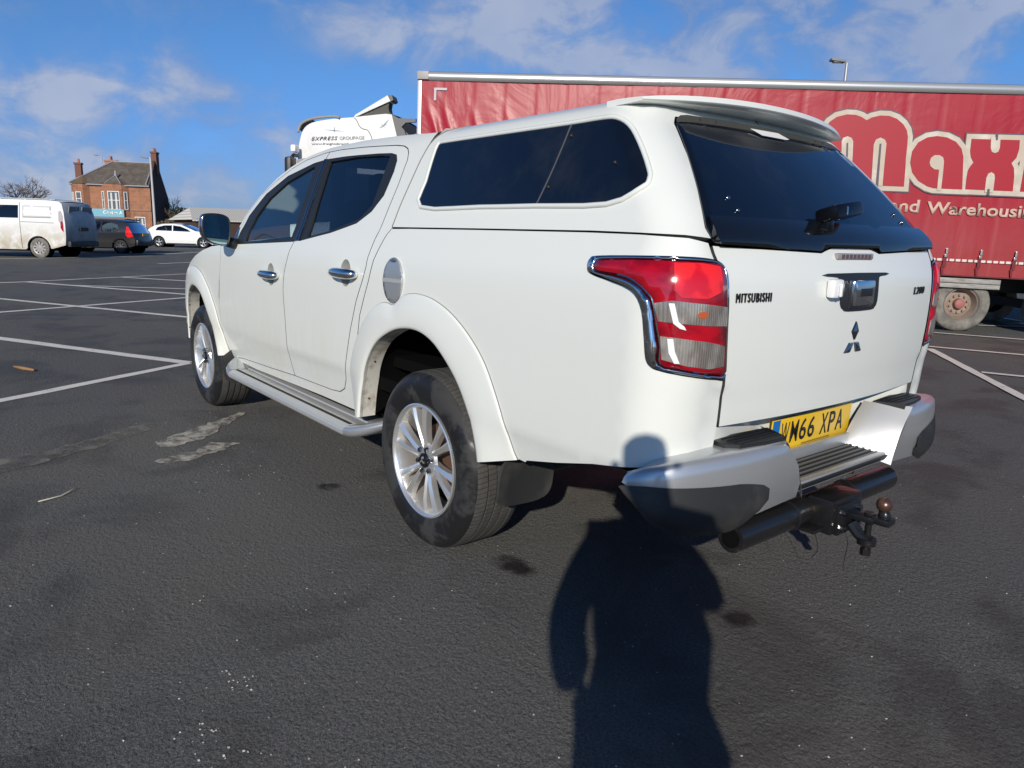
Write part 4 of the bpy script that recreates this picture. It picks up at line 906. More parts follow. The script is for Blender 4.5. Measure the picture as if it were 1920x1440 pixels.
# roof spoiler
vs = []; fs = []; ny = 24; prof = []
for i in range(ny+1):
    q = -1+2*i/ny; y = .605*q; e = 1-abs(q)**3.0; aa = abs(q)**6
    xt_ = -.845-.075*(1-q*q)-.03*e; zt = 1.706+.020*(1-q*q)+.012*e*0
    ring = [(xt_+.15, .020),(xt_+.10, .024),(xt_+.03, .019),(xt_+.001, .015),(xt_-.005, -.002),(xt_+.002, -.009),(xt_+.05, -.014),(xt_+.10, -.017),(xt_+.15, -.018)]
    for (x, dz) in ring: vs.append((x, y, zt+dz*(1-.55*aa)))
k = 9
for i in range(ny):
    for j in range(k-1): fs.append((i*k+j, i*k+j+1, (i+1)*k+j+1, (i+1)*k+j))
fs.append(tuple(range(k))); fs.append(tuple(ny*k+j for j in range(k)))
o = MB(); o.add(vs, fs); o.build('roof_spoiler', CAN, PAINT, angle=40)

# ---- rear bumper, step, plate
def cornerb(s):
    # stations round the plan of the bumper: x, y, z of the top edge, crease, bottom, inner top reach
    st = [(-1.338,.42,.700,.664,.482,.10),(-1.338,.50,.700,.662,.474,.10),(-1.328,.60,.698,.660,.466,.10),(-1.306,.70,.694,.655,.462,.095),(-1.276,.79,.688,.648,.470,.09),(-1.240,.855,.678,.640,.492,.08),(-1.195,.893,.665,.632,.525,.07),(-1.155,.903,.650,.622,.565,.055),(-1.122,.900,.636,.614,.602,.04)]
    YI = [(.46,.298),(.51,.305),(.587,.335),(.65,.375),(.70,.42),(.71,.425)]
    st = cr(st, 3); vs = []; fs = []; k = 9
    for i, (x, y, zt, zc, zb, rr_) in enumerate(st):
        a = Vector(st[max(0, i-1)][:2]); b = Vector(st[min(len(st)-1, i+1)][:2]); t = (b-a).normalized(); n = Vector((-t.y, t.x)); 
        if n.dot(Vector((x+1.0, y*.4))) < 0: n = -n
        def P(o, z): return (x+n.x*o, (y+n.y*o+((ip(YI, z)-.42) if i == 0 else ((ip(YI, z)-.42)*max(0, 1-i/3.)**1.5)))*s, z)
        h = zc-zb
        vs += [P(-rr_, zt+.004), P(-rr_*.4, zt+.004), P(-.016, zt), P(-.004, zt-.012), P(0, zc), P(.003, zc-.25*h), P(-.004, zb+.40*h), P(-.022, zb+.10*h), P(-.06, zb)]
    for i in range(len(st)-1):
        for j in range(k-1): fs.append((i*k+j, i*k+j+1, (i+1)*k+j+1, (i+1)*k+j))
    # inner side wall facing the step
    x, y, zt, zc, zb, rr_ = st[0]
    ob = MB(); ob.add(vs, fs); c = ob.build('bumper_corner', PK, SILVER, angle=38)
    # side wall sloping in from the corner to the step
    w = MB(); cv = []; YB = [(.50,.19),(.56,.212),(.62,.255),(.67,.305),(.712,.352)]; cf = []
    for i in range(9):
        z = .500+.204*i/8; zb_ = .548+.160*i/8
        for j in range(5): q = j/4; cv.append((-1.337+.121*q, (ip(YI, z)*(1-q)+ip(YB, zb_)*q)*s, z*(1-q)+zb_*q))
    for i in range(8):
        for j in range(4): cf.append((i*5+j, i*5+j+1, (i+1)*5+j+1, (i+1)*5+j))
    e0 = len(cv)
    for i in range(9): p = cv[i*5+4]; cv.append((-1.192, p[1]-.004*s, p[2]+.002))
    for i in range(8): cf.append((i*5+4, e0+i, e0+i+1, (i+1)*5+4))
    w.add(cv, cf); w.build('bumper_cheek', c, mat('bright_silver_paint', (.66,.66,.64), .34, .5, coat=.3), smooth=True)
    w = MB(); w.add([(-1.337,.420*s,.7005),(-1.216,.352*s,.708),(-1.20,.60*s,.694),(-1.30,.60*s,.700)], [(0,1,2,3)]); w.build('bumper_top', c, SILVER)
    # black moulded pad low on the corner
    sp = [(x, y, zt, zc, zb) for (x, y, zt, zc, zb, rr_) in st]
    vs = []; fs = []; rows = 7; cols = []
    for i, (x, y, zt, zc, zb) in enumerate(sp):
        if y < .50: continue
        a = Vector(sp[max(0, i-1)][:2]); b = Vector(sp[min(len(sp)-1, i+1)][:2]); t = (b-a).normalized(); n = Vector((-t.y, t.x)); 
        if n.dot(Vector((x+1.0, y*.4))) < 0: n = -n
        u = (y-.50)/.4; h0 = min(1, u*3.2)**.5; top = zc-.052+.040*max(0, u)**2-(1-h0)*.035; bt = zb-.004*min(1, u*4)+(1-h0)*.05
        bt = min(bt, top-.004)
        for j in range(rows):
            q = j/(rows-1); z = top+(bt-top)*q; o = .002+.012*math.sin(math.pi*min(1, max(.06, q*1.0)))*min(1, h0)-.035*max(0, q-.72)*2
            vs.append((x+n.x*o, (y+n.y*o)*s, z))
        cols.append(i)
    for i in range(len(cols)-1):
        for j in range(rows-1): fs.append((i*rows+j, i*rows+j+1, (i+1)*rows+j+1, (i+1)*rows+j))
    ob = MB(); ob.add(vs, fs); ob.build('bumper_pad', c, BLACKD, smooth=True)
    # black tread on top
    P = [(-1.318,.400),(-1.222,.352),(-1.200,.60),(-1.205,.625),(-1.262,.632),(-1.292,.60),(-1.312,.50)]
    ob = MB(); ob.prism([(a, b*s) for a, b in P], .690, .713, axis=2); t_ = ob.build('bumper_tread', c, BLACKP, angle=30)
    ob = MB()
    for kx in (-1.285,-1.265,-1.245,-1.225): ob.box((kx,.50*s,.7145), (.005,.19,.004), bev=.001)
    ob.build('tread_rib', t_, BLACKP)
both(cornerb)
mb = MB(); mb.box((-1.262,0,.530), (.110,.60,.030), bev=.006); ST = mb.build('bumper_step', PK, SILVER, angle=30)
mb = MB(); mb.prism([(-1.318,.520),(-1.324,.535),(-1.21,.566),(-1.20,.55)], -.300, .300, axis=1); SB = mb.build('step_tread', ST, BLACKP)
mb = MB()
for k in range(6):
    q = (k+.5)/6; mb.box((-1.318+.104*q, 0, .5375+.030*q), (.006,.585,.004), rot=Matrix.Rotation(R(-15.5), 3, 'Y'))
mb.build('step_rib', ST, mat('worn_rib', (.12,.12,.12), .35))
mb = MB(); mb.box((-1.196,0,.572), (.02,.60,.062), bev=.004); mb.build('bumper_centre', ST, SILVER, angle=30)
NP = empty('number_plate', (-1.183,0,.656)); NP.parent = PK; NP.rotation_euler = (0, R(-3), 0)
mb = MB(); mb.box((0,0,0), (.006,.522,.113), bev=.002); mb.build('plate', NP, PLATEY, angle=30)
mb = MB(); mb.box((-.0034,.239,0), (.001,.042,.109)); mb.build('blue_band', NP, BLUE)
yc_ = .206
for ch_ in 'WM66 XPA':
    if ch_ == ' ': yc_ -= .030; continue
    wd_ = {'W': .049, 'M': .047, '6': .044, 'X': .046, 'P': .042, 'A': .048}[ch_]
    text('plate_lettering', ch_, INK, NP, basis((-.0034, yc_, -.036), (0,-1,0), (0,0,1), (-1,0,0)), wd_, .077, .0006, .003 if ch_ in 'WM' else .012); yc_ -= wd_+.0105
mb = MB(); mb.box((-.0036,-.03,-.0505), (.0006,.19,.005)); mb.build('plate_small_print', NP, mat('faded_print', (.25,.16,.02), .5))
# ---- tow bar
TB = empty('tow_bar', (-1.24,0,.38)); TB.parent = PK; inv_ = (-1.24, 0, .38)

BLACKT = mat('black_painted_steel', (.012,.012,.013), .28, coat=.3, build=lambda g: (g.col(g.mix(g.ramp(g.noise(26, 5, .65), .62, .74), (.012,.012,.013), (.07,.04,.025))), g.normal(g.bump(g.noise(60, 4), .25, .003))))
def tbb(name, m, fn, par=None, **k):
    mb = MB(); fn(mb); o = mb.build(name, par or TB, m, **k)
    for v in o.data.vertices: v.co -= Vector((-1.24, 0, .38)) if par is None or True else Vector()
    return o
tbb('cross_tube', BLACKT, lambda b: (b.lathe([(-.515,.0),(-.515,.030),(-.517,.046),(-.50,.047),(-.20,.047),(-.198,.052),(-.185,.052),(-.183,.047),(.183,.047),(.185,.052),(.198,.052),(.20,.047),(.50,.047),(.517,.046),(.515,.030),(.515,0)], 28, c=(-1.235,0,.385)),), angle=30)
tbb('tube_end', DARK, lambda b: (b.lathe([(.505,.031),(.519,.031),(.519,0)], 20, c=(-1.235,0,.385)),), angle=30)
tbb('mount_plate', BLACKT, lambda b: (b.box((-1.295,-.0,.385), (.09,.20,.120), bev=.006), b.box((-1.29,.125,.345), (.06,.09,.012), bev=.004), b.box((-1.345,0,.375), (.014,.150,.105), bev=.003)), angle=30)
tbb('jaw', BLACKT, lambda b: (b.box((-1.395,0,.392), (.10,.062,.020), bev=.006), b.tube([(-1.36,0,.355),(-1.39,0,.325),(-1.425,0,.312)], [.022,.020,.022], 10), b.lathe([(0,0),(0,0)], 3, c=(-1.35,0,.36)), b.box((-1.462,0,.398), (.06,.058,.026), bev=.010), b.tube([(-1.418,0,.30),(-1.418,0,.322)], .030, 16)), angle=35)
tbb('ball_stem', BLACKT, lambda b: b.tube([(-1.466,0,.39),(-1.463,0,.425),(-1.459,0,.436)], [.024,.018,.014], 16), smooth=True)
tbb('tow_ball', mat('rusty_ball', (.16,.09,.07), .32, .7), lambda b: b.sphere((-1.459,0,.452), .025, seg=24), smooth=True)
tbb('coupling_pin', BLACKT, lambda b: (b.tube([(-1.418,0,.268),(-1.418,0,.405)], .011, 12), b.tube([(-1.418,0,.262),(-1.418,0,.286)], .017, 6), b.tube([(-1.418,0,.404),(-1.418,0,.412)], .018, 12)), angle=35)
for y_ in (.052,-.052):
    for z_ in (.345,.40): tbb('bolt', CHROMED, lambda b: b.tube([(-1.350,y_,z_),(-1.366,y_,z_)], .010, 6), angle=30)
tbb('breakaway_wire', BLACKT, lambda b: (b.tube(cr([(-1.36,.045,.34),(-1.375,.04,.30),(-1.37,.042,.22),(-1.375,.046,.20)], 3), .0012, 5), b.tube(cr([(-1.30,.13,.34),(-1.33,.15,.29),(-1.31,.145,.25)], 3), .0012, 5)))

# ================================================================== LORRY: curtain-sided trailer and its cab
Cp = Vector((CAM.x, CAM.y, 0))
def at(u, depth, z=0.):                                 # a place on the site: so far ahead, so far to one side
    d = f_ + r_*((u-960)/1354.75) - u_*((440-720)/1354.75); k = depth/(d.x*.77856-d.y*.62757); return Vector((CAM.x+d.x*k, CAM.y+d.y*k, z))
TRW = Vector((1.976,-10.126,0)); TAZ = R(43.829); TILT = .0215
TR = empty('curtain_trailer', TRW, 0, 'long red curtain-sided lorry trailer with cream lettering behind the pickup', 'lorry trailer'); TR.rotation_euler = (0, -TILT, TAZ)
def b_curt(g):
    P = g.tc.outputs['Object']; x, y, z = g.sep()
    low = g.ramp(z, 2.2, .9); n = g.noise(1.2, 6, .6); st = g.noise(2, 5, .6, g.obj(5, 1, .25))
    c = g.mix(g.m('MULTIPLY', g.ramp(n, .35, .7), .35), (.345,.007,.017), (.31,.022,.028))
    c = g.mix(g.m('MULTIPLY', low, .38), c, (.25,.085,.07)); c = g.mix(g.m('MULTIPLY', g.ramp(st, .5, .8), .25), c, (.40,.10,.11)); g.col(c)
    w1 = g.noise(1.1, 4, .5, g.obj(1, 1, .6), 1.2); w2 = g.noise(3.2, 3, .5, g.obj(1.6, 1, .5), .8)
    g.normal(g.bump(g.m('ADD', w1, g.m('MULTIPLY', w2, .08)), .28, .09)); g.rough(.38); 
CURT = mat('red_curtain', (.5,.03,.04), .38, coat=.15, build=b_curt)
def b_cream(g):
    g.col(g.mix(g.ramp(g.m('ADD', g.m('MULTIPLY', g.noise(3, 6, .65), .6), g.m('MULTIPLY', g.sep()[2], .0)), .25, .5), (.50,.42,.33), (.68,.64,.55))); g.rough(.55)
CREAM = mat('cream_print', (.7,.65,.55), .5, build=b_cream); PRINTG = mat('grey_outline_print', (.10,.075,.10), .5); PRINTR = mat('red_print', (.36,.009,.020), .45, coat=.1)
TXTM = mat('pale_print', (.60,.42,.34), .5)
LEN0, LEN1 = 8.74, -4.9
# curtain: a sheet with folds near the front corner and vertical straps
vs = []; fs = []; NX, NZ = 300, 46
def fold(x, z):
    d = 8.66-x; e = 0.
    if 0 < d < 2.6:
        for k, (x0, a) in enumerate(((0.05,1.),(.30,.9),(.75,.8),(1.30,.7),(1.9,.5))):
            q = (d-x0-(3.25-z)*.36); e += a*.045*math.exp(-(q/.045)**2)*max(0, min(1, (3.28-z)*1.6))*max(0, 1-d/2.9)
    e += .012*math.sin(x*1.1+z)*math.sin(z*2.1)
    for xs_ in range(0, 22): 
        xv = 8.35-xs_*.497-(.12 if xs_ > 10 else 0); e -= .012*math.exp(-((x-xv)/.018)**2)
    return e
for i in range(NX+1):
    for j in range(NZ+1):
        x = LEN1+(8.68-LEN1)*i/NX; z = .872+(3.52-.872)*j/NZ; vs.append((x, .012+fold(x, z)*min(1, (z-.86)*2.5), z))
for i in range(NX):
    for j in range(NZ): a = i*(NZ+1)+j; fs.append((a, a+1, a+NZ+2, a+NZ+1))
CT = mesh('side_curtain', vs, fs, CURT, TR, smooth=True)
mb = MB(); mb.box(((LEN0+LEN1)/2,-1.27,2.2), (LEN0-LEN1-.1,2.5,2.7)); mb.build('load_box', TR, mat('trailer_wall', (.30,.30,.29), .7))
mb = MB(); mb.prism([(.03,3.505),(.055,3.53),(.06,3.585),(.035,3.632),(-.02,3.65),(-2.52,3.65),(-2.58,3.58),(-2.58,3.505)], LEN1, LEN0-.17, axis=0)
mb.build('roof_rail', TR, mat('galvanised_rail', (.50,.51,.50), .28, .6), angle=40)
mb = MB(); mb.box((LEN0-.08,-.01,3.578), (.19,.15,.125), bev=.01); mb.build('corner_casting', TR, mat('grey_casting', (.36,.34,.33), .5), angle=30)
mb = MB(); mb.box((LEN0-.02,-.02,2.19), (.07,.09,2.66), bev=.008); mb.build('corner_post', TR, mat('pale_post', (.46,.45,.45), .4, .3), angle=30)
mb = MB(); mb.box(((LEN0+LEN1)/2,-.0,.862), (LEN0-LEN1-.1,.06,.02)); mb.build('side_rail', TR, mat('dark_rail', (.12,.02,.025), .5))
mb = MB(); mb.box(((LEN1+8.5)/2, .040, 1.094), (8.5-LEN1-.1,.004,.036)); mb.build('reflective_tape', TR, mat('reflective_tape', (.6,.5,.45), .35, build=lambda g: g.col(g.mix(g.ramp(g.m('SINE', g.m('MULTIPLY', g.sep()[0], 70.)), -.75, -.5), (.33,.05,.06), (.70,.63,.56)))))
STRAPR = mat('dark_red_strap', (.16,.012,.02), .6); BUCK = mat('steel_buckle', (.55,.50,.45), .3, .9)
for k in range(27):
    xk = .395-.4945*(k-16)
    if not LEN1+.2 < xk < 8.5: continue
    mb = MB(); mb.box((xk,.048,1.06), (.050,.006,.15)); mb.box((xk+.012,.044,.93), (.030,.006,.13), rot=Matrix.Rotation(R(10), 3, 'Y')); s_ = mb.build('curtain_strap', TR, STRAPR)
    mb = MB(); mb.box((xk,.060,1.155), (.040,.016,.045), bev=.006); mb.box((xk-.008,.058,1.225), (.030,.012,.085), bev=.005); mb.build('strap_buckle', s_, BUCK)
mb = MB(); mb.prism([(8.478,3.398),(8.267,3.398),(8.267,3.362),(8.440,3.362),(8.440,3.204),(8.478,3.204)], .028, .032, axis=1); mb.build('corner_marking', TR, mat('grey_tape', (.50,.45,.48), .4))
# lettering: outlined rounded capitals of the haulier's name
LM = [(1.143,2.149),(1.581,2.150),(2.003,2.143),(2.396,2.136),(2.426,2.62),(2.421,2.832),(2.403,2.945),(2.344,3.051),(2.249,3.126),(2.109,3.165),(1.981,3.162),(1.897,3.136),(1.816,3.09),(1.745,3.132),(1.63,3.162),(1.503,3.16),(1.386,3.122),(1.289,3.05),(1.224,2.965),(1.194,2.87),(1.184,2.742),(1.176,2.566),(1.16,2.405)]
LP1 = [(2.052,2.141),(2.134,2.776),(2.12,2.825),(2.059,2.851),(1.996,2.829),(1.967,2.781),(1.949,2.604),(1.914,2.147)]
LP2 = [(1.619,2.151),(1.666,2.743),(1.644,2.816),(1.584,2.847),(1.517,2.82),(1.486,2.765),(1.478,2.555),(1.454,2.145)]
LS1 = [(1.998,2.10),(2.06,2.754),(2.037,2.755),(1.967,2.10)]; LS2 = [(1.553,2.10),(1.585,2.758),(1.559,2.759),(1.514,2.10)]
LA_ = [(.31,2.141),(.714,2.142),(.813,2.166),(.952,2.242),(1.058,2.36),(1.107,2.504),(1.104,2.665),(1.037,2.795),(.922,2.87),(.785,2.895),(.642,2.879),(.507,2.82),(.417,2.728),(.37,2.61),(.35,2.45)]
LAC = [(.666,2.11),(.685,2.414),(.749,2.416),(.811,2.458),(.835,2.513),(.826,2.578),(.781,2.62),(.71,2.622),(.655,2.592),(.634,2.536),(.623,2.392),(.61,2.11)]
LX = [(.269,2.145),(.279,2.308),(.278,2.421),(.249,2.486),(.218,2.535),(.266,2.605),(.291,2.692),(.3,2.869),(-.367,2.872),(-.381,2.746),(-.363,2.619),(-.31,2.544),(-.355,2.476),(-.38,2.365),(-.398,2.143)]
LN1 = [(.037,2.90),(.017,2.749),(-.008,2.694),(-.053,2.677),(-.095,2.697),(-.109,2.753),(-.094,2.90)]; LN2 = [(-.005,2.11),(.006,2.319),(-.01,2.383),(-.053,2.404),(-.096,2.379),(-.113,2.323),(-.123,2.11)]
LXS1 = [(-.02,2.945),(-.051,2.945),(-.059,2.862),(-.036,2.861)]; LXS2 = [(-.036,2.162),(-.067,2.163),(-.078,2.072),(-.042,2.072)]
LI_ = [(-.496,2.143),(-.493,2.624),(-.486,2.872),(-.763,2.872),(-.776,2.539),(-.803,2.143)]
def letters(name, polys, m, y):
    mb = MB()
    for i, p in enumerate(polys):
        vs, fs = cdt([p], .0); mb.add([(a, y+.0012*i, b) for a, b in vs], fs)
    o = mb.build(name, TR, m); return o
full = [LM, LA_, LX, LI_]
# (the corner folds stand proud of the prints only near the nose)
letters('logo_outline', [inset(p, .088) for p in full], PRINTG, .026); letters('logo_border', [inset(p, .070) for p in full], CREAM, .028)
letters('logo_letters', full, PRINTR, .0325); letters('logo_counters', [LP1, LP2, LAC, LN1, LN2], CREAM, .037); letters('logo_slits', [LS1, LS2, LXS1, LXS2], PRINTG, .044)
text('curtain_lettering', 'and', TXTM, TR, basis((1.315,.026,1.781), (-1,0,0), (0,0,1), (0,1,0)), .44, .185, .002, .024, base0=True)
text('curtain_lettering', 'Warehousing', TXTM, TR, basis((.768,.026,1.770), (-1,0,0), (0,0,1), (0,1,0)), 1.635, .178, .002, .024, base0=True)
# chassis and running gear
TD = mat('trailer_chassis', (.025,.023,.022), .7)
def cb(s):
    mb = MB(); mb.box((2.0,-1.27+s*.45,.72), (13.2,.10,.22)); mb.build('chassis_beam', TR, TD)
cb(1); cb(-1)
mb = MB()
for xx in (0,-1.31,-2.62): mb.box((xx,-1.27,.44), (.14,2.0,.14))
mb.build('axles', TR, TD)
GUARD = mat('galvanised_guard', (.40,.38,.34), .5, .3, build=lambda g: g.col(g.mix(g.ramp(g.noise(5, 5, .6, g.obj(1, 1, 5)), .4, .7), (.42,.40,.36), (.24,.22,.19))))
mb = MB(); mb.box((2.9,.0,.790), (6.75,.03,.072), bev=.008); mb.box((2.9,.002,.712), (6.75,.03,.068), bev=.008); mb.build('side_guard', TR, GUARD, angle=30)
mb = MB(); mb.box((4.4,-.15,.52), (3.2,.04,.16)); mb.build('pallet_carrier', TR, TD)
def b_ttyre(g): g.col(g.mix(g.ramp(g.noise(6, 5, .6), .35, .7), (.13,.12,.105), (.25,.235,.20))); g.rough(.85)
TTY = mat('dusty_lorry_tyre', (.18,.17,.15), .85, build=b_ttyre); TRIM_ = mat('rusty_lorry_rim', (.30,.24,.19), .6, build=lambda g: g.col(g.mix(g.noise(18, 5, .7), (.36,.31,.26), (.20,.12,.08)))); HUBR = mat('red_hub', (.34,.13,.11), .6)
def lwheel(x, y, s=1):
    W = empty('wheel', (x, y, .425)); W.parent = TR; W.scale = (1, s, 1)
    mb = MB(); mb.lathe([(-.05,.24),(-.01,.27),(0,.32),(-.004,.37),(-.02,.41),(-.045,.425),(-.33,.425),(-.36,.40),(-.37,.30),(-.36,.24)], 56, TTY); mb.build('tyre', W, angle=40)
    mb = MB(); mb.lathe([(-.035,.245),(-.03,.235),(-.10,.215),(-.16,.20),(-.15,.175),(-.13,.15),(-.135,.10),(-.135,0)], 48, TRIM_); r = mb.build('rim', W, angle=40)
    mb = MB(); mb.lathe([(-.14,.085),(-.06,.075),(-.045,.055),(-.043,0)], 28, HUBR); mb.build('hub', W, angle=35)
    for k in range(10): a = k*math.pi/5; mb = MB(); mb.lathe([(-.14,.019),(-.10,.018),(-.095,.012),(-.094,0)], 6, TRIM_, c=(.132*math.sin(a), 0, .132*math.cos(a))); mb.build('wheel_nut', r, BUCK)
for xx in (0,-1.46,-2.92): lwheel(xx, -.045); lwheel(xx, -2.52, -1)
def leg(s):
    mb = MB(); mb.box((6.4,-1.27+s*.6,.45), (.14,.14,.6)); mb.box((6.4,-1.27+s*.6,.13), (.3,.25,.03)); mb.build('landing_leg', TR, TD)
leg(1); leg(-1)

# ---- lorry cab (x forward; local origin between the front wheels on the ground)
CW = mat('white_cab_paint', (.78,.77,.73), .35, coat=.3, build=lambda g: g.col(g.mix(g.ramp(g.noise(2, 5, .6), .4, .75), (.80,.79,.76), (.66,.64,.59))))
LC = empty('lorry_cab', TRW, 0, 'white high-roof lorry cab with a raised roof deflector at the front of the red trailer', 'lorry cab'); LC.rotation_euler = (0, -TILT, TAZ)
GREYB = mat('grey_fairing', (.16,.155,.15), .6)
def sidepoly(s, y0):
    P = [(9.05,.95),(9.08,2.55),(9.12,2.75),(9.195,2.985),(9.60,2.960),(9.86,2.925),(10.15,2.895),(10.42,2.855),(10.62,2.80),(10.74,2.70),(10.80,2.52),(10.84,2.32),(10.95,1.9),(11.02,1.3),(11.02,.55),(10.75,.40),(10.72,.62),(10.6,.86),(10.3,.98),(10.0,.86),(9.88,.62),(9.85,.42),(9.1,.42)]
    return P
def cs(x, z):                                          # cab side: sloping in above shoulder height and at the nose
    y = -.02 - max(0, z-2.35)**1.6*.16 - max(0, x-10.4)**2*.35; return (x, y, z)
SP = sidepoly(1, 0)
def mir(S, c): return lambda a, b: (S(a, b)[0], 2*c-S(a, b)[1], S(a, b)[2])
CC = Vector((10, -1.27, 1.6))
SPd = dens(cr(SP[1:15], 3), .12, False)+SP[15:]+[SP[0]]
doorw = [(9.75,1.65),(9.78,2.22),(10.62,2.20),(10.74,1.90),(10.78,1.55),(10.2,1.50)]
a1 = panel('cab_wall', SPd, cs, CW, LC, .15, .04, [doorw], cen=CC); a2 = panel('cab_wall', SPd, mir(cs, -1.27), CW, LC, .15, .04, [doorw], cen=CC)
panel('side_window', doorw, cs, GLASSD, a1, .2, 0, off=-.015, cen=CC); panel('side_window', doorw, mir(cs, -1.27), GLASSD, a2, .2, 0, off=-.015, cen=CC)
def strip(name, pts, m, bow=.0, par=LC, crown=.0):
    vs = []; fs = []; n = 12
    for (x, z) in pts:
        y0 = cs(x, z)[1]; y1 = -2.54-y0
        for i in range(n+1): q = i/n; e = 1-abs(2*q-1)**2.6; vs.append((x+bow*e, y0+(y1-y0)*q, z+crown*e))
    for a in range(len(pts)-1):
        for i in range(n): fs.append((a*(n+1)+i, a*(n+1)+i+1, (a+1)*(n+1)+i+1, (a+1)*(n+1)+i))
    return mesh(name, vs, fs, m, par, smooth=True)
top = cr([(9.195,2.985),(9.60,2.960),(9.86,2.925),(10.15,2.895),(10.42,2.855),(10.62,2.80),(10.74,2.70),(10.80,2.52),(10.84,2.32)], 3)
strip('cab_roof', top, CW, .03, crown=.05); strip('windscreen', [(10.842,2.31),(10.95,1.9),(11.00,1.45)], GLASSD, .12); strip('cab_front', [(11.00,1.45),(11.02,1.3),(11.02,.55),(10.9,.42)], CW, .12)
strip('cab_back', [(9.195,2.98),(9.12,2.75),(9.08,2.55),(9.05,.95),(9.1,.42)], GREYB, -.02)
# sun visor round the front of the roof
vs = []; fs = []; Pv = cr([(10.09,2.905),(10.16,2.925),(10.40,2.905),(10.60,2.87),(10.76,2.80),(10.815,2.70),(10.815,2.66)], 3)
mb = MB()
for sgn, yo in ((1, .03), (-1, .03)):
    mb = MB()
    ring = []
    for i, (x, z) in enumerate(Pv):
        y = cs(x, z)[1]+.035; y = y if sgn > 0 else -2.54-y
        ring.append((x, y, z))
    mb.tube(ring, .022, 8); mb.build('visor_frame', LC, mat('weathered_grey', (.30,.29,.27), .6), smooth=True)
strip('sun_visor', [(10.60,2.905),(10.76,2.835),(10.835,2.72)], GREYB, .16)
# raised roof deflector with its flexible rear skirt
mb = MB()
Q = [(9.86,2.925),(9.84,2.965),(9.29,3.285),(9.225,3.275),(9.205,3.215),(9.26,3.19)]
mb.prism(Q, -.10, -.36, axis=1); dfl = mb.build('roof_deflector', LC, CW, angle=30)
mb = MB(); mb.prism([(9.29,3.289),(9.215,3.292),(9.19,3.215),(9.235,3.190)], -.09, -.37, axis=1); mb.build('deflector_edge', dfl, GREYB)
mb = MB(); mb.prism([(9.82,2.935),(9.27,3.185),(9.285,3.10),(9.27,3.03),(9.21,2.985),(9.5,2.965)], -.14, -.34, axis=1); mb.build('deflector_skirt', dfl, mat('grey_fabric', (.10,.098,.088), .9))
# side fairings and collapsed gaiter reaching towards the trailer
mb = MB(); mb.prism([(9.20,2.985),(9.10,2.62),(9.09,2.40),(9.0,2.40),(8.93,2.60),(8.98,2.74),(9.03,2.79),(8.96,2.86),(8.79,2.875),(8.79,2.925),(8.95,2.925),(9.08,2.925)], -.04, -.10, axis=1); mb.build('side_fairing', LC, GREYB)
mb = MB(); mb.prism([(9.03,2.78),(8.93,2.68),(8.86,2.645),(8.80,2.640),(8.80,2.60),(9.09,2.60)], -.12, -.20, axis=1); mb.build('gaiter', LC, GREYB)
mb = MB(); mb.prism([(8.88,2.665),(8.80,2.70),(8.80,2.64)], -.10, -.14, axis=1); mb.build('gaiter_tip', LC, CW)
# seam down the side of the roof fairing, small emblems, signwriting
def onside(pts, w, z0=.0): pass
seam = cr([(9.845,2.915),(9.812,2.887),(9.747,2.782),(9.69,2.745),(9.611,2.726),(9.56,2.66),(9.518,2.569),(9.50,2.50)], 4)
mb = MB(); mb.tube([(x, cs(x, z)[1]+.003, z) for x, z in seam], .009, 6); mb.build('fairing_seam', LC, mat('seam_grey', (.34,.33,.30), .7), smooth=True)
mb = MB()
for (cx, cz, L_, an) in ((10.18,2.70,.36,3),(10.18,2.70,.14,90),(9.35,2.80,.34,-48),(9.35,2.80,.10,40),(9.36,2.79,.20,-30)):
    d = Vector((math.cos(R(an)), 0, math.sin(R(an)))); n = Vector((-d.z, 0, d.x)); c = Vector((cx, cs(cx, cz)[1]+.004, cz)); mb.add([c-d*L_/2, c+n*.010, c+d*L_/2, c-n*.010], [(0,1,2,3)])
mb.build('small_emblems', LC, mat('faded_blue_print', (.30,.33,.42), .5))
yy = cs(10.1, 2.5)[1]+.012
text('side_lettering', 'EXPRESS', mat('dark_sign_print', (.10,.10,.13), .5), LC, basis((10.568,yy,2.525), (-1,0,.055), (0,0,1), (0,1,0)), .455, .060, .001, .01, .35, 1.25)
text('side_lettering', 'GROUPAGE', mat('grey_sign_print', (.30,.30,.32), .5), LC, basis((10.08,yy,2.553), (-1,0,.055), (0,0,1), (0,1,0)), .430, .055, .001, .0)
text('side_lettering', 'www.freightdirectb', mat('grey_sign_print', (.3,.3,.32), .5), LC, basis((10.568,yy,2.448), (-1,0,.03), (0,0,1), (0,1,0)), .66, .045, .001, .012)
def cabmirror(s, y):
    mb = MB(); mb.box((10.84,y,1.98), (.12,.26,.50), bev=.05); o = mb.build('cab_mirror', LC, BLACKP, angle=40)
    mb = MB(); mb.tube([(10.84,y,2.2),(10.82,y-s*.08,2.27),(10.80,y-s*.2,2.27)], .03, 8); mb.build('mirror_arm', o, BLACKP, smooth=True)
    mb = MB(); mb.box((10.805,y-s*.10,2.375), (.09,.18,.12), bev=.03); mb.build('marker_lamp', o, WHITEP, angle=40)
cabmirror(1, .20); cabmirror(-1, -2.74)
mb = MB(); mb.box((8.6,-1.27,.75), (4.2,.9,.2)); mb.build('cab_chassis', LC, TD)
def cwheel(x, y, s):
    W = empty('wheel', (x, y, .5)); W.parent = LC; W.scale = (1, s, 1)
    mb = MB(); mb.lathe([(-.05,.28),(0,.34),(-.004,.44),(-.03,.49),(-.06,.50),(-.30,.50),(-.34,.45),(-.34,.28)], 48, TTY); mb.build('tyre', W, angle=40); mb = MB(); mb.lathe([(-.03,.285),(-.04,.26),(-.02,.18),(-.02,.10),(.02,.08),(.02,0)], 36, TRIM_); mb.build('rim', W, angle=40)
for xx in (10.3, 7.2): cwheel(xx, -.03, 1); cwheel(xx, -2.51, -1)

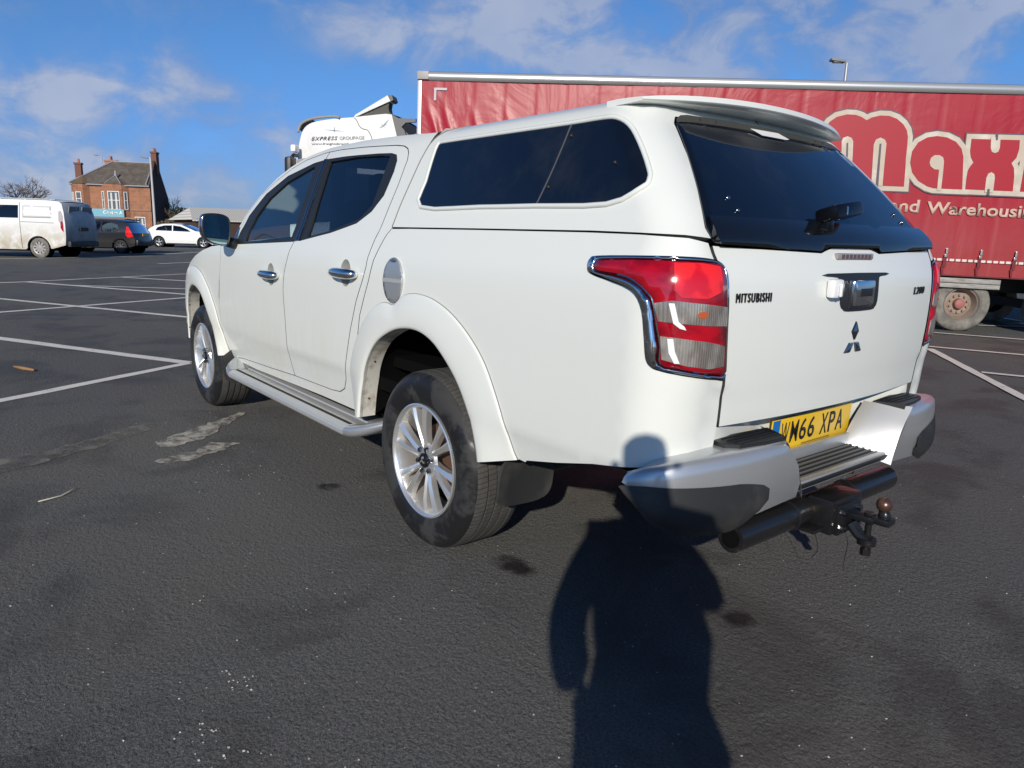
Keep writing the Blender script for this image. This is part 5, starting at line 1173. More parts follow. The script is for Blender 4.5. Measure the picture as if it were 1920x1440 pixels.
# ================================================================== OTHER VEHICLES (generic shells; x forward, y left)
def vehicle(name, label, cat, loc, az, side_pts, arches, S, cx, parts, paint, wheels, win, hw, glassm=GLASSD, crown=.05, bowf=.12, trims=None):
    V = empty(name, loc, az, label, cat); CV = Vector((cx, 0, .8))
    for s in (1, -1):
        SS = (lambda a, b: S(a, b))
        body = panel('body_side', dens(side_pts, .08), SS, paint, V, .10, .03, [w for w in win], sy=s, cen=CV)
        for w in win: panel('side_window', w, SS, glassm, body, .15, .004, sy=s, off=-.012, cen=CV)
    for (nm, pts, m, bow) in parts:
        vs = []; fs = []; n = 14
        for (x, z) in pts:
            y0 = S(x, z)[1]
            for i in range(n+1): q = -1+2*i/n; e = 1-abs(q)**2.6; vs.append((x+bow*e, y0*q, z+crown*e*(1 if nm in ('roof', 'bonnet') else .25)))
        for a in range(len(pts)-1):
            for i in range(n): fs.append((a*(n+1)+i, a*(n+1)+i+1, (a+1)*(n+1)+i+1, (a+1)*(n+1)+i))
        mesh(nm, vs, fs, m, V, smooth=True)
    for (x, r, tm, rm, ns) in wheels:
        for s in (1, -1):
            W = empty('wheel', (x, (hw+.0)*s, r)); W.parent = V; W.scale = (1, s, 1)
            mb = MB(); mb.lathe([(-.02,r*.64),(0,r*.68),(0,r*.88),(-.03,r),(-.19,r),(-.22,r*.64)], 36, RUBBER if tm is None else tm); mb.build('tyre', W, angle=40)
            mb = MB(); mb.lathe([(-.015,r*.66),(-.02,r*.60),(-.06,r*.58)], 36, rm)
            for k in range(ns):
                a = 2*math.pi*k/ns; d = Vector((math.sin(a), 0, math.cos(a))); t = Vector((d.z, 0, -d.x)); o = Vector((0, -.02, 0)); e = Vector((0, -.03, 0))
                P = [o+d*.05-t*.025, o+d*.05+t*.025, o+d*r*.6+t*.04, o+d*r*.6-t*.04]; mb.add(P+[p+e for p in P], [(0,1,2,3),(0,4,5,1),(1,5,6,2),(2,6,7,3),(3,7,4,0)], rm)
            mb.lathe([(-.015,.06),(-.010,0)], 16, rm); mb.build('rim', W, angle=40)
            mb = MB(); mb.lathe([(-.07,r*.6),(-.07,0)], 24, DARK); mb.build('rim_backing', W)
            mb = MB(); mb.lathe([(-.02,r*1.12),(-.30,r*1.12),(-.30,0)], 24, DARK); mb.build('arch_liner', W, smooth=False)
    mb = MB(); mb.box((cx,0,.34), (abs(side_pts[0][0]-side_pts[-1][0])*.98 if False else 3.4,hw*1.7,.22)); mb.build('underbody', V, DARK)
    return V
def arch(cx, r, n=12, zb=.30): return [(cx+r*math.cos(a), .33+r*math.sin(a)) for a in [math.pi*k/n for k in range(n+1)]]
# --- white panel van
VW = mat('dirty_van_paint', (.75,.74,.70), .35, coat=.2, build=lambda g: g.col(g.mix(g.m('MULTIPLY', g.ramp(g.sep()[2], 1.45, .4), g.ramp(g.noise(3, 6, .6), .25, .6)), (.80,.80,.78), (.50,.45,.35))))
VB = mat('road_grime_rear', (.20,.21,.22), .5, build=lambda g: g.col(g.mix(g.ramp(g.m('ADD', g.m('MULTIPLY', g.noise(2.5, 6, .6), .5), g.m('MULTIPLY', g.sep()[2], .25)), .3, .75), (.22,.22,.215), (.52,.54,.55))))
def vs_(x, z): return (x, .985-max(0, z-1.15)**1.5*.17-max(0, .5-z)*.12-max(0, x-3.4)**2*.18, z)
r_w = .345
vp_ = [(-.98,.46),(-1.02,.75),(-1.03,1.2),(-.98,1.60),(-.90,1.88),(-.80,1.955),(-.3,1.985),(1.2,1.99),(2.4,1.96),(2.75,1.88),(3.25,1.50),(3.45,1.22),(4.05,1.05),(4.12,.8),(4.10,.35)]+[(3.75,.30)]+arch(3.3,.43)+[(2.8,.28),(.5,.28)]+arch(0,.43)+[(-.5,.33)]
Vv = vehicle('panel_van', 'dirty white panel van with a grime-covered rear, parked at the left edge', 'van', (30.8,-1.58,0), R(50), vp_, None, vs_, 1.6,
    [('rear_door', [(-.98,.46),(-1.02,.75),(-1.03,1.2),(-.98,1.60),(-.90,1.88),(-.86,1.92)], VB, -.07), ('roof', [(-.86,1.92),(-.80,1.955),(-.3,1.985),(1.2,1.99),(2.4,1.96),(2.75,1.88)], VW, 0), ('windscreen', [(2.75,1.88),(3.25,1.50),(3.45,1.22)], GLASSD, .1), ('bonnet', [(3.45,1.22),(4.05,1.05)], VW, .15), ('front_bumper', [(4.05,1.05),(4.12,.8),(4.10,.35)], VW, .2)],
    VW, [(0,r_w,TTY,mat('van_alloy', (.42,.40,.37), .4, .5),10),(3.3,r_w,TTY,MATS['van_alloy'],10)], [[(.66,1.36),(.66,1.80),(2.35,1.79),(2.62,1.70),(2.75,1.36)]], .975)
mb = MB()
for s in (1, -1): mb.tube([(-.6,.72*s,2.03),(2.3,.72*s,2.04)], .018, 8)
for xx in (-.45,.5,1.4,2.2): mb.box((xx,0,2.02), (.06,1.45,.03))
mb.build('roof_bars', Vv, ALU, angle=40)
panel('door_gap', [(.60,.33),(.60,1.90),(.615,1.90),(.615,.33)], vs_, DARK, Vv, .2, 0, off=.004, cen=Vector((1.6,0,.8)))
panel('slide_rail', [(-.62,1.205),(.58,1.225),(.58,1.25),(-.62,1.23)], vs_, mat('rail_grey', (.35,.35,.34), .5), Vv, .2, .01, off=.006, cen=Vector((1.6,0,.8)))
panel('side_panel_press', [(-.55,1.38),(-.52,1.78),(.50,1.80),(.50,1.38)], vs_, VW, Vv, .1, .012, off=.010, cen=Vector((1.6,0,.8)), round_=2)
for s in (1, -1):
    panel('van_tail_lamp', [(-.965,.92),(-.93,.92),(-.86,1.05),(-.87,1.20),(-.80,1.30),(-.80,1.62),(-.88,1.64),(-.96,1.45)], vs_, mat('lamp_housing', (.45,.40,.40), .3, coat=.4), Vv, .08, .015, sy=s, off=.012, cen=Vector((1.6,0,.8)))
    panel('van_red_lens', [(-.96,.95),(-.92,.95),(-.87,1.05),(-.87,1.24),(-.93,1.30),(-.965,1.2)], vs_, LENSR, Vv, .08, .01, sy=s, off=.020, cen=Vector((1.6,0,.8)))
mb = MB(); mb.box((-1.06,0,.50), (.14,1.8,.20), bev=.05); mb.build('rear_bumper', Vv, BLACKD, angle=40); Vv.scale = (1.04, 1, 1.06)
mb = MB(); mb.box((-1.13,0,1.02), (.03,.50,.12)); mb.build('plate_recess', Vv, BLACKD)
mb = MB(); mb.box((-1.02,.40,1.60), (.02,.62,.42), rot=Matrix.Rotation(R(-10), 3, 'Y'), bev=.03); mb.box((-1.02,-.40,1.60), (.02,.62,.42), rot=Matrix.Rotation(R(-10), 3, 'Y'), bev=.03); mb.build('rear_window', Vv, mat('grimy_glass', (.16,.18,.20), .3), angle=40)
# --- dark grey hatchback
HG = mat('dark_grey_metallic', (.035,.036,.042), .28, .5, coat=.7, build=lambda g: g.col(g.mix(g.ramp(g.sep()[2], .9, .3), (.035,.036,.042), (.07,.066,.06))))
def hs2(x, z): return (x, .83-max(0, z-.92)**1.4*.42-max(0, .45-z)*.15-max(0, x-2.5)**2*.25-max(0, -x-.35)**2*.3, z)
hp = [(-.66,.36),(-.70,.62),(-.60,.92),(-.42,1.22),(-.20,1.42),(.3,1.50),(1.0,1.52),(1.5,1.47),(1.95,1.26),(2.35,1.02),(2.9,.90),(3.05,.72),(3.08,.36)]+[(2.85,.25)]+arch(2.46,.37,10)+[(2.05,.22),(.42,.22)]+arch(0,.37,10)+[(-.42,.28)]
Vh = vehicle('hatchback_car', 'dark grey hatchback with red tail lamps, parked between the white van and the white car', 'car', (35.8,-5.15,0), R(50), hp, None, hs2, 1.2,
    [('tailgate', [(-.66,.36),(-.70,.62),(-.60,.92)], HG, -.12), ('rear_window', [(-.60,.92),(-.42,1.22),(-.24,1.39)], GLASSD, -.10), ('roof', [(-.24,1.39),(-.15,1.44),(.3,1.50),(1.0,1.52),(1.5,1.47)], HG, 0), ('windscreen', [(1.5,1.47),(1.95,1.26),(2.35,1.02)], GLASSD, .15), ('bonnet', [(2.35,1.02),(2.9,.90)], HG, .15), ('front_bumper', [(2.9,.90),(3.05,.72),(3.08,.36)], HG, .2)],
    HG, [(0,.31,None,mat('dark_alloy', (.10,.10,.105), .4, .6),8),(2.46,.31,None,MATS['dark_alloy'],8)], [[(-.02,.98),(.10,1.30),(.42,1.40),(.80,1.42),(.82,.97)],[(.89,.97),(.88,1.42),(1.35,1.38),(1.75,1.20),(2.0,.98)]], .815, glassm=GLASS)
for s in (1, -1): panel('tail_lamp', [(-.64,.78),(-.40,.72),(-.30,.86),(-.34,1.22),(-.42,1.20),(-.55,1.0)], hs2, LENSB, Vh, .06, .02, sy=s, off=.015, cen=Vector((1.2,0,.8)))
mb = MB(); mb.box((-.72,0,.50), (.16,1.45,.26), bev=.06); mb.build('rear_bumper', Vh, BLACKP, angle=40)
mb = MB(); mb.box((-.78,0,.86), (.02,.50,.11)); mb.build('car_plate', Vh, PLATEY)
# --- white hatchback
WP = mat('white_car_paint', (.80,.80,.78), .3, coat=.5)
def ws(x, z): return (x, .86-max(0, z-.95)**1.4*.42-max(0, .45-z)*.15-max(0, x-2.9)**2*.3-max(0, -x-.4)**2*.3, z)
wp = [(-.74,.34),(-.80,.62),(-.74,.93),(-.55,1.12),(-.25,1.30),(.25,1.42),(.9,1.44),(1.4,1.39),(2.0,1.14),(2.25,1.02),(3.0,.90),(3.42,.72),(3.50,.40)]+[(3.25,.22)]+arch(2.70,.38,10)+[(2.28,.20),(.45,.20)]+arch(0,.38,10)+[(-.45,.26)]
wl = at(308, 46.6); wa = math.atan2(-.7786, -.6276)
Vw = vehicle('hatchback_car', 'small white hatchback parked side-on beyond the dark car near the lamp post', 'car', (wl.x, wl.y, 0), wa+R(3), wp, None, ws, 1.3,
    [('tailgate', [(-.74,.34),(-.80,.62),(-.74,.93)], WP, -.10), ('rear_window', [(-.74,.93),(-.55,1.12),(-.25,1.30)], GLASSD, -.10), ('roof', [(-.25,1.30),(.25,1.42),(.9,1.44),(1.4,1.39)], WP, 0), ('windscreen', [(1.4,1.39),(2.0,1.14),(2.25,1.02)], GLASSD, .15), ('bonnet', [(2.25,1.02),(3.0,.90)], WP, .15), ('front_bumper', [(3.0,.90),(3.42,.72),(3.50,.40)], WP, .2)],
    WP, [(0,.32,None,ALLOYD,5),(2.70,.32,None,ALLOYD,5)], [[(-.18,1.02),(-.05,1.22),(.35,1.335),(.82,1.35),(.84,1.0)],[(.90,1.0),(.89,1.35),(1.32,1.30),(1.80,1.12),(2.0,.98)]], .845)
for s in (1, -1): panel('tail_lamp', [(-.79,.80),(-.55,.80),(-.50,.92),(-.72,.94)], ws, LENSB, Vw, .06, .02, sy=s, off=.015, cen=Vector((1.3,0,.8)))
for s in (1, -1): panel('sill_trim', [(.45,.20),(2.25,.20),(2.25,.27),(.45,.27)], ws, BLACKP, Vw, .1, .02, sy=s, off=.01, cen=Vector((1.3,0,.8)))

# ================================================================== HOUSE
def b_stone(g):
    x, y, z = g.sep(); cmb = g.N.new('ShaderNodeCombineXYZ'); g.L.new(g.m('ADD', x, y), cmb.inputs[0]); g.L.new(z, cmb.inputs[1])
    br = g.N.new('ShaderNodeTexBrick'); g.L.new(cmb.outputs[0], br.inputs['Vector']); br.inputs['Scale'].default_value = 1.; br.inputs['Brick Width'].default_value = .62; br.inputs['Row Height'].default_value = .30; br.inputs['Mortar Size'].default_value = .014
    br.inputs['Color1'].default_value = (.40,.175,.095,1); br.inputs['Color2'].default_value = (.31,.140,.085,1); br.inputs['Mortar'].default_value = (.34,.21,.14,1)
    g.col(g.mix(g.m('MULTIPLY', g.ramp(g.noise(1.1, 6, .65), .48, .68), .6), br.outputs[0], (.15,.095,.050))); g.rough(.9)
STONE = mat('red_sandstone', (.35,.13,.07), .9, build=b_stone)
SLATE = mat('slate_roof', (.085,.075,.068), .7, build=lambda g: g.col(g.mix(g.ramp(g.noise(1.4, 6, .6), .35, .7), (.105,.088,.072), (.165,.14,.115))))
LEAD = mat('lead_flashing', (.34,.34,.36), .5); WFR = mat('white_window_frame', (.78,.78,.76), .5); WGL = mat('house_glass', (.10,.115,.13), .08, spec=.8)
DARKST = mat('dark_gable_stone', (.085,.05,.04), .95)
HO = at(287, 81); HAZ = R(63)                             # local x runs along the front to the left in view, y away from it
H = empty('stone_house', (HO.x, HO.y, 0), HAZ, 'two-storey red sandstone house with slate roof, chimneys and a blue shop sign', 'house'); H.scale = (.88,.9,1)
# local frame: x = leftwards along the front, y = +90 deg of that = towards the camera side; the house lies at -y
W_, D_, EV, RG = 8.7, 8.6, 5.55, 8.15
mb = MB(); mb.box((W_/2,-.2,EV/2), (W_,.4,EV)); HW = mb.build('wall', H, STONE); HW['label'] = 'red sandstone front wall'
mb = MB(); mb.box((W_-.15,-D_/2,EV/2-.05), (.3,D_-.8,EV-.1)); mb.build('wall', H, STONE)
mb = MB(); mb.add([(0,-.405,0),(0,-D_,0),(0,-D_,4.5),(0,-D_*.62,7.25),(0,-D_*.50,RG+.35),(0,-D_*.36,RG+.25),(0,-.405,EV+.15)], [(0,1,2,3,4,5,6)]); mb.add([(.35,-.405,0),(.35,-D_,0),(.35,-D_,4.5),(.35,-D_*.62,7.25),(.35,-D_*.50,RG+.35),(.35,-D_*.36,RG+.25),(.35,-.405,EV+.15)], [(6,5,4,3,2,1,0)])
mb.add([(0,-.405,EV+.15),(.35,-.405,EV+.15),(.35,-D_*.36,RG+.25),(0,-D_*.36,RG+.25),(.35,-D_*.5,RG+.35),(0,-D_*.5,RG+.35),(.35,-D_*.62,7.25),(0,-D_*.62,7.25),(.35,-D_,4.5),(0,-D_,4.5)], [(0,1,2,3),(3,2,4,5),(5,4,6,7),(7,6,8,9)])
mb.build('gable_wall', H, DARKST)
# roof: front slope, hipped left end, rear slope
rfv = [(-.0,.22,EV-.02),(W_+.25,.22,EV-.02),(W_-3.6,-D_*.46,RG),(.3,-D_*.46,RG),(W_+.25,-D_,EV-.02),(.3,-D_,EV-.5)]
mb = MB(); mb.add(rfv, [(0,1,2,3),(1,4,2),(4,5,3,2)]); mb.add([(v[0],v[1],v[2]-.16) for v in rfv], [(3,2,1,0),(2,4,1),(2,3,5,4)]); mb.add([rfv[0],rfv[1],(W_+.25,.22,EV-.18),(0,.22,EV-.18)], [(0,1,2,3)]); RF = mb.build('roof', H, SLATE)
mb = MB(); mb.tube([(W_+.25,.22,EV+.04),(W_-3.6,-D_*.46,RG+.06)], .09, 6); mb.tube([(W_-3.6,-D_*.46,RG+.05),(.3,-D_*.46,RG+.05)], .07, 6); mb.tube([(.36,.2,EV+.12),(.36,-D_*.46,RG+.14)], .10, 6); mb.build('ridge_flashing', RF, LEAD)
mb = MB(); mb.tube([(0,.27,EV-.10),(W_+.2,.27,EV-.10)], .07, 6); mb.build('gutter', RF, LEAD)
def chim(x, y, w, d, z0, z1, m=STONE, pots=2):
    mb = MB(); mb.box((x,y,(z0+z1)/2), (w,d,z1-z0)); mb.box((x,y,z1-.10), (w+.16,d+.16,.18)); c = mb.build('chimney', H, m)
    for i in range(pots): mb = MB(); mb.tube([(x,y-d*.25+d*.5*i,z1),(x,y-d*.25+d*.5*i,z1+.42)], [.14,.11], 10); mb.build('chimney_pot', c, mat('terracotta', (.42,.16,.10), .8))
chim(.15,-D_*.45,.62,1.3,RG-1.2,RG+1.25,mat('old_brick', (.19,.085,.06), .9),2); chim(W_-2.6,-D_*.75,1.4,.6,RG-1.4,RG+.35,mat('brick_pale', (.36,.19,.14), .9),2); chim(W_-.35,-1.6,.70,.62,EV-.5,7.75,MATS['old_brick'],1)
# shallow bay roof, finial, left bay
mb = MB(); mb.add([(2.35,.02,EV+.02),(3.1,.62,EV+.02),(4.9,.62,EV+.02),(5.6,.02,EV+.02),(4.0,-.75,EV+.95)], [(0,1,4),(1,2,4),(2,3,4)]); br_ = mb.build('bay_roof', H, SLATE)
mb = MB(); mb.tube([(3.1,.62,EV+.05),(4.0,-.75,EV+1.0)], .05, 6); mb.tube([(4.9,.62,EV+.05),(4.0,-.75,EV+1.0)], .05, 6); mb.tube([(4.0,-.75,EV+.9),(4.0,-.75,EV+1.5)], [.16,.08], 8); mb.build('bay_finial', br_, LEAD)
mb = MB(); mb.prism([(2.4,0),(3.1,.55),(4.9,.55),(5.55,0)], 0, EV, axis=2); mb.build('bay_wall', H, STONE)
mb = MB(); mb.prism([(W_-1.9,0),(W_-1.3,.50),(W_-.3,.50),(W_+.12,0),(W_+.12,-1.0),(W_-1.9,-.3)], 0, EV-.05, axis=2); mb.build('bay_wall', H, STONE)
mb = MB(); mb.add([(W_-2.1,.0,EV-.04),(W_-1.35,.62,EV-.04),(W_-.2,.62,EV-.04),(W_+.25,.0,EV-.04),(W_-.9,-1.1,EV+.95)], [(0,1,4),(1,2,4),(2,3,4)]); mb.build('bay_roof', H, mat('mossy_slate', (.16,.11,.07), .8))
def window(x, z, w, h, y=.0, rot=0.):
    wn = empty('window', (x,y,z), rot); wn.parent = H
    mb = MB(); mb.box((0,0,0), (w-.08,.03,h-.08)); mb.build('pane', wn, WGL)
    mb = MB(); t = .075; mb.box((-w/2+t/2,.02,0), (t,.07,h)); mb.box((w/2-t/2,.02,0), (t,.07,h)); mb.box((0,.02,h/2-t/2), (w-2*t,.07,t)); mb.box((0,.02,-h/2+t/2), (w-2*t,.07,t)); mb.box((0,.023,.02), (w-2*t,.06,t*.8)); mb.build('frame', wn, WFR)
    if w > .9: 
        mb = MB(); 
        for q in (-1, 1): mb.box((q*w*.20,.018,-.05), (w*.16,.01,h-.25))
        mb.build('curtain', wn, mat('net_curtain', (.62,.61,.57), .9))
    return wn
window(4.0,3.85,1.32,1.95,.58); window(2.74,3.85,.42,1.9,.31,R(38)); window(5.24,3.85,.42,1.9,.31,R(-38)); window(W_-.8,3.9,.62,1.5,.54); window(W_-.12,3.9,.34,1.4,.30,R(-50))
window(1.35,1.35,1.2,1.7,.03)
mb = MB(); mb.box((4.9,.66,2.52), (3.9,.10,.82)); sg = mb.build('shop_sign', H, mat('sign_blue', (.16,.42,.52), .5))
text('sign_lettering', 'Centre A', WFR, sg, basis((5.3,.715,2.36), (-1,0,0), (0,0,1), (0,1,0)), 2.25, .42, .004, .05)
mb = MB(); mb.box((4.4,.57,2.03), (5.6,.16,.14)); mb.box((1.2,.05,2.92), (2.3,.12,.14)); mb.build('string_course', H, mat('pale_stone', (.34,.20,.13), .9))
mb = MB(); mb.box((4.9,.58,1.15), (3.4,.04,1.6)); mb.build('shop_window', H, WGL)

# ================================================================== LAMP POSTS
STEEL = mat('galvanised_steel', (.42,.42,.41), .45, .5); STEELP = mat('weathered_pole', (.50,.49,.47), .6)
def lamppost(u, depth, h, arm, r, label, az=None, hl=.7, m=STEEL, drop=0.):
    p = at(u, depth); L = empty('street_lamp', (p.x, p.y, 0), math.atan2(.7786, .6276) if az is None else az, label, 'street lamp', 'lamp posts round the car park')
    mb = MB(); mb.tube([(0,0,0),(0,0,1.2),(0,0,1.25),(0,0,h)], [r*1.6,r*1.6,r*1.1,r*.75], 12); mb.tube([(0,0,h-.03),(arm*.5,0,h+.04),(arm,0,h+.07)], r*.6, 8); mb.build('pole', L, m, angle=40)
    mb = MB(); mb.box((arm+hl/2,0,h+.08+drop), (hl,.30,.10), rot=Matrix.Rotation(R(-6), 3, 'Y'), bev=.03); hd = mb.build('lamp_head', L, mat('lamp_grey', (.22,.22,.22), .5), angle=40)
    mb = MB(); mb.box((arm+hl/2,0,h+.02+drop), (hl*.6,.20,.03)); mb.build('lamp_lens', hd, LAMPW)
lamppost(292, 60, 6.55, .12, .095, 'tall street lamp standing in front of the dark gable of the stone house', hl=.62, m=STEELP)
lamppost(1552, 30, 8.18, .10, .07, 'street lamp whose head shows above the roof of the red trailer', hl=.55)
lamppost(203, 104, 10.6, .55, .07, 'thin distant street lamp rising behind the roof of the stone house', hl=.5)

# ================================================================== SHED, HEDGES, TREES
def b_shed(g):
    x = g.sep()[0]; g.col(g.mix(g.ramp(g.m('SINE', g.m('MULTIPLY', x, 31.)), -.2, .6), (.72,.68,.60), (.50,.47,.41)))
S0 = at(366, 55); S1 = at(500, 58.5); az_ = math.atan2(S1.y-S0.y, S1.x-S0.x)
SH = empty('shed', (S0.x, S0.y, 0), az_, 'low building with a pale corrugated roof behind the pickup mirror', 'shed')
mb = MB(); mb.box((4.2,3.0,.95), (8.0,5.6,1.9)); mb.build('wall', SH, mat('brown_boards', (.075,.045,.035), .9))
mb = MB(); mb.add([(-.15,0,1.82),(8.7,0,1.88),(8.9,3.6,2.90),(.75,3.6,2.78),(-.15,0,1.72),(8.7,0,1.78),(8.7,6.6,1.8),(-.1,6.6,1.8)], [(0,1,2,3),(4,5,1,0),(3,2,6,7),(0,3,7)]); mb.build('roof', SH, mat('corrugated_roof', (.5,.48,.44), .6, build=b_shed))
BARK = mat('bark', (.085,.062,.045), .9); TWIG = mat('twigs', (.16,.115,.085), .9)
LEAFD = mat('evergreen_leaf', (.035,.045,.020), .8, build=lambda g: g.col(g.mix(g.noise(.7, 3), (.028,.040,.016), (.075,.070,.032)))); LEAFB = mat('dry_leaf', (.11,.075,.045), .9, build=lambda g: g.col(g.mix(g.noise(1.2, 3), (.085,.062,.038), (.17,.13,.08))))
def baretree(p, h, spread, seed, label, depth_=6, tw=.022):
    T = empty('bare_tree', (p.x, p.y, 0), 0, label, 'tree'); rr = random.Random(seed); big = MB(); sm = MB()
    def grow(a, d, L, r, lv):
        pts = [a]; dd = d.copy(); c = a.copy()
        for i in range(3): dd = (dd+Vector((rr.gauss(0, .12), rr.gauss(0, .12), rr.gauss(.03, .08)))).normalized(); c = c+dd*L/3; pts.append(c.copy())
        (big if lv < 2 else sm).tube(pts, [r, r*.86, r*.74, r*.6], 5 if lv < 2 else 3, cap=False)
        if lv >= depth_: return
        for k in range(rr.choice((2, 3, 3)) if lv else 5):
            nd = (dd*.9+Vector((rr.gauss(0, .55), rr.gauss(0, .55), rr.gauss(.05, .28)))*spread).normalized()
            if nd.z < -.1: nd.z *= -.3
            grow(pts[-1] if k < 2 else pts[2], nd, L*rr.uniform(.62, .86), r*.60, lv+1)
    grow(Vector((0,0,0)), Vector((0,0,1)), h*.22, h*.028, 0)
    zs = max(v.z for v in big.v+sm.v); k = h/zs
    for b in (big, sm): b.v = [v*k for v in b.v]
    big.build('trunk', T, BARK); sm.build('branches', T, TWIG); return T
baretree(at(48, 93), 7.2, 1.35, 11, 'wide bare winter tree rising behind the white van', 6)
baretree(at(-60, 96), 6.6, 1.3, 12, 'bare winter tree at the far left edge behind the white van', 6)
baretree(at(321, 88), 4.9, .9, 15, 'small bare tree just right of the stone house', 5)
baretree(at(338, 84), 3.7, 1.0, 18, 'low bare tree between the small bare tree and the dark bushes', 5)
def bush(p, w, h, seed, label, n=2600, m=None, nm='bush', d=None):
    T = empty(nm, (p.x, p.y, 0), math.atan2(-.7786, -.6276), label, nm); rr = random.Random(seed); mb = MB(); lob = [(rr.uniform(-.42, .42)*w, rr.uniform(-.3, .3)*(d or w), rr.uniform(.35, .72)*h, rr.uniform(.20, .34)) for _ in range(9)]
    for i in range(n):
        lx, ly, lz, lr = rr.choice(lob); a = rr.uniform(0, 6.283); u = rr.uniform(-1, 1); q = rr.random()**.35; s_ = math.sqrt(1-u*u)
        c = Vector((lx+math.cos(a)*s_*lr*w*q*.8, ly+math.sin(a)*s_*lr*w*q*.8, lz+u*lr*h*q)); 
        if c.z < .05 or c.z > h: continue
        e = Vector((rr.gauss(0, 1), rr.gauss(0, 1), rr.gauss(0, 1))).normalized(); f = e.orthogonal().normalized(); r = rr.uniform(.10, .22)
        mb.add([c-e*r, c+f*r*.6, c+e*r, c-f*r*.6], [(0,1,2,3)])
    mb.build('crown', T, m or LEAFD)
    mb = MB(); mb.tube([(0,0,0),(0,0,h*.5)], [.12,.06], 6)
    for k in range(6): a = k; mb.tube([(0,0,h*.2),(math.cos(a)*w*.3,math.sin(a)*w*.2,h*.7)], [.05,.02], 4)
    mb.build('trunk', T, BARK)
bush(at(372, 74), 4.6, 3.15, 21, 'tall dark evergreen bush left of the pale shed roof'); bush(at(342, 76), 3.2, 2.4, 22, 'lower brown-green bush between the stone house and the tall dark bush', m=LEAFB, n=1800)
bush(at(400, 80), 4.5, 2.9, 23, 'dark bush mostly hidden behind the shed roof'); bush(at(318, 72), 3., 1.9, 24, 'low brown shrub at the foot of the stone house gable', m=LEAFB, n=1500)
# hedge along the far side of the car park
def hedge(u0, u1, depth, h, seed, label, m, n=5200):
    a = at(u0, depth); b = at(u1, depth+2); L = (b-a).length; T = empty('hedge', (a.x, a.y, 0), math.atan2(b.y-a.y, b.x-a.x), label, 'hedge'); rr = random.Random(seed); mb = MB()
    for i in range(n):
        x = rr.uniform(0, L); hh_ = h*(.8+.25*noise.noise(Vector((x*.35, seed, 0)))); c = Vector((x, rr.gauss(0, .45), rr.uniform(0, 1)**.8*hh_)); e = Vector((rr.gauss(0, 1), rr.gauss(0, 1), rr.gauss(0, 1))).normalized(); f = e.orthogonal().normalized(); r = rr.uniform(.08, .2)
        mb.add([c-e*r, c+f*r*.6, c+e*r, c-f*r*.6], [(0,1,2,3)])
    mb.build('foliage', T, m); mb = MB(); mb.box((L/2,0,h*.32), (L,.5,h*.64)); mb.build('inner_twigs', T, mat('twig_mass', (.05,.038,.026), 1.))
hedge(-900, 262, 64, 1.25, 31, 'brown winter hedge along the far edge behind the van', LEAFB); hedge(262, 300, 58, 1.15, 32, 'short scrubby hedge between the dark car and the white car', LEAFB, 1500); hedge(300, 760, 62, 1.35, 33, 'brown hedge behind the white car and the shed', LEAFB, 4500)
hedge(1500, 2900, 44, 1.7, 34, 'dark green hedge far behind the red trailer', LEAFD, 6000)

# ================================================================== PHOTOGRAPHER (behind the viewpoint, seen by the shadow) and the phone
SKIN = mat('skin', (.50,.30,.22), .5); JACK = mat('dark_jacket', (.02,.022,.03), .8); TROU = mat('dark_trousers', (.03,.035,.06), .8); HAIR = mat('brown_hair', (.05,.03,.02), .6)
PFX = Vector((.7786,-.6276,0)); PRX = Vector((-.6276,-.7786,0))
PERS = empty('person', (-2.735,2.475,0), math.atan2(PFX.y, PFX.x), 'person in a dark jacket holding up a phone, casting the long shadow', 'person')
def skin(name, chain, m, par, lv=1):
    """chain: {node: ((x, y, z), (rx, ry), parent)}"""
    names = list(chain); idx = {n: i for i, n in enumerate(names)}; me = bpy.data.meshes.new(name)
    me.from_pydata([chain[n][0] for n in names], [(idx[chain[n][2]], idx[n]) for n in names if chain[n][2]], []); me.materials.append(m); o = link(name, me, par)
    md = o.modifiers.new('skin', 'SKIN'); md.use_smooth_shade = True
    for n in names: v = me.skin_vertices[0].data[idx[n]]; r = chain[n][1]; v.radius = r if isinstance(r, tuple) else (r, r); v.use_root = chain[n][2] is None
    if lv: s = o.modifiers.new('sub', 'SUBSURF'); s.levels = lv; s.render_levels = lv
    return o
def arm(s):      # one elbow out with the hand up at the phone, the other hand in its pocket
    if s > 0: return {'sh': ((0,.165,1.36),.066,'c'), 'el': ((.04,.252,1.05),.050,'sh'), 'wr': ((.09,.17,.90),.040,'el')}
    return {'sh': ((0,.17*s,1.36),.062,'c'), 'el': ((.05,.290*s,1.105),.047,'sh'), 'wr': ((.245,.085*s,1.215),.028,'el')}
B = {'p': ((0,0,.93),(.15,.11),None), 'w': ((0,0,1.08),(.135,.10),'p'), 'c': ((0,0,1.30),(.155,.11),'w'), 'n': ((.01,0,1.445),.055,'c'), 'h0': ((.03,.03,1.52),(.064,.078),'n'), 'h1': ((.03,.04,1.60),(.070,.084),'h0'), 'h2': ((.01,.045,1.66),.046,'h1')}
for s in (1, -1):
    t = 'l' if s > 0 else 'r'
    for k, (c, r, pr) in arm(s).items(): B[k+t] = (c, r, pr+t if pr != 'c' else 'c')
    B['hp'+t] = ((0,.095*s,.86),.095,'p'); B['kn'+t] = ((.02,.11*s,.49),.062,'hp'+t); B['an'+t] = ((-.02,.12*s,.09),.042,'kn'+t)
bd = skin('body', B, SKIN, PERS)
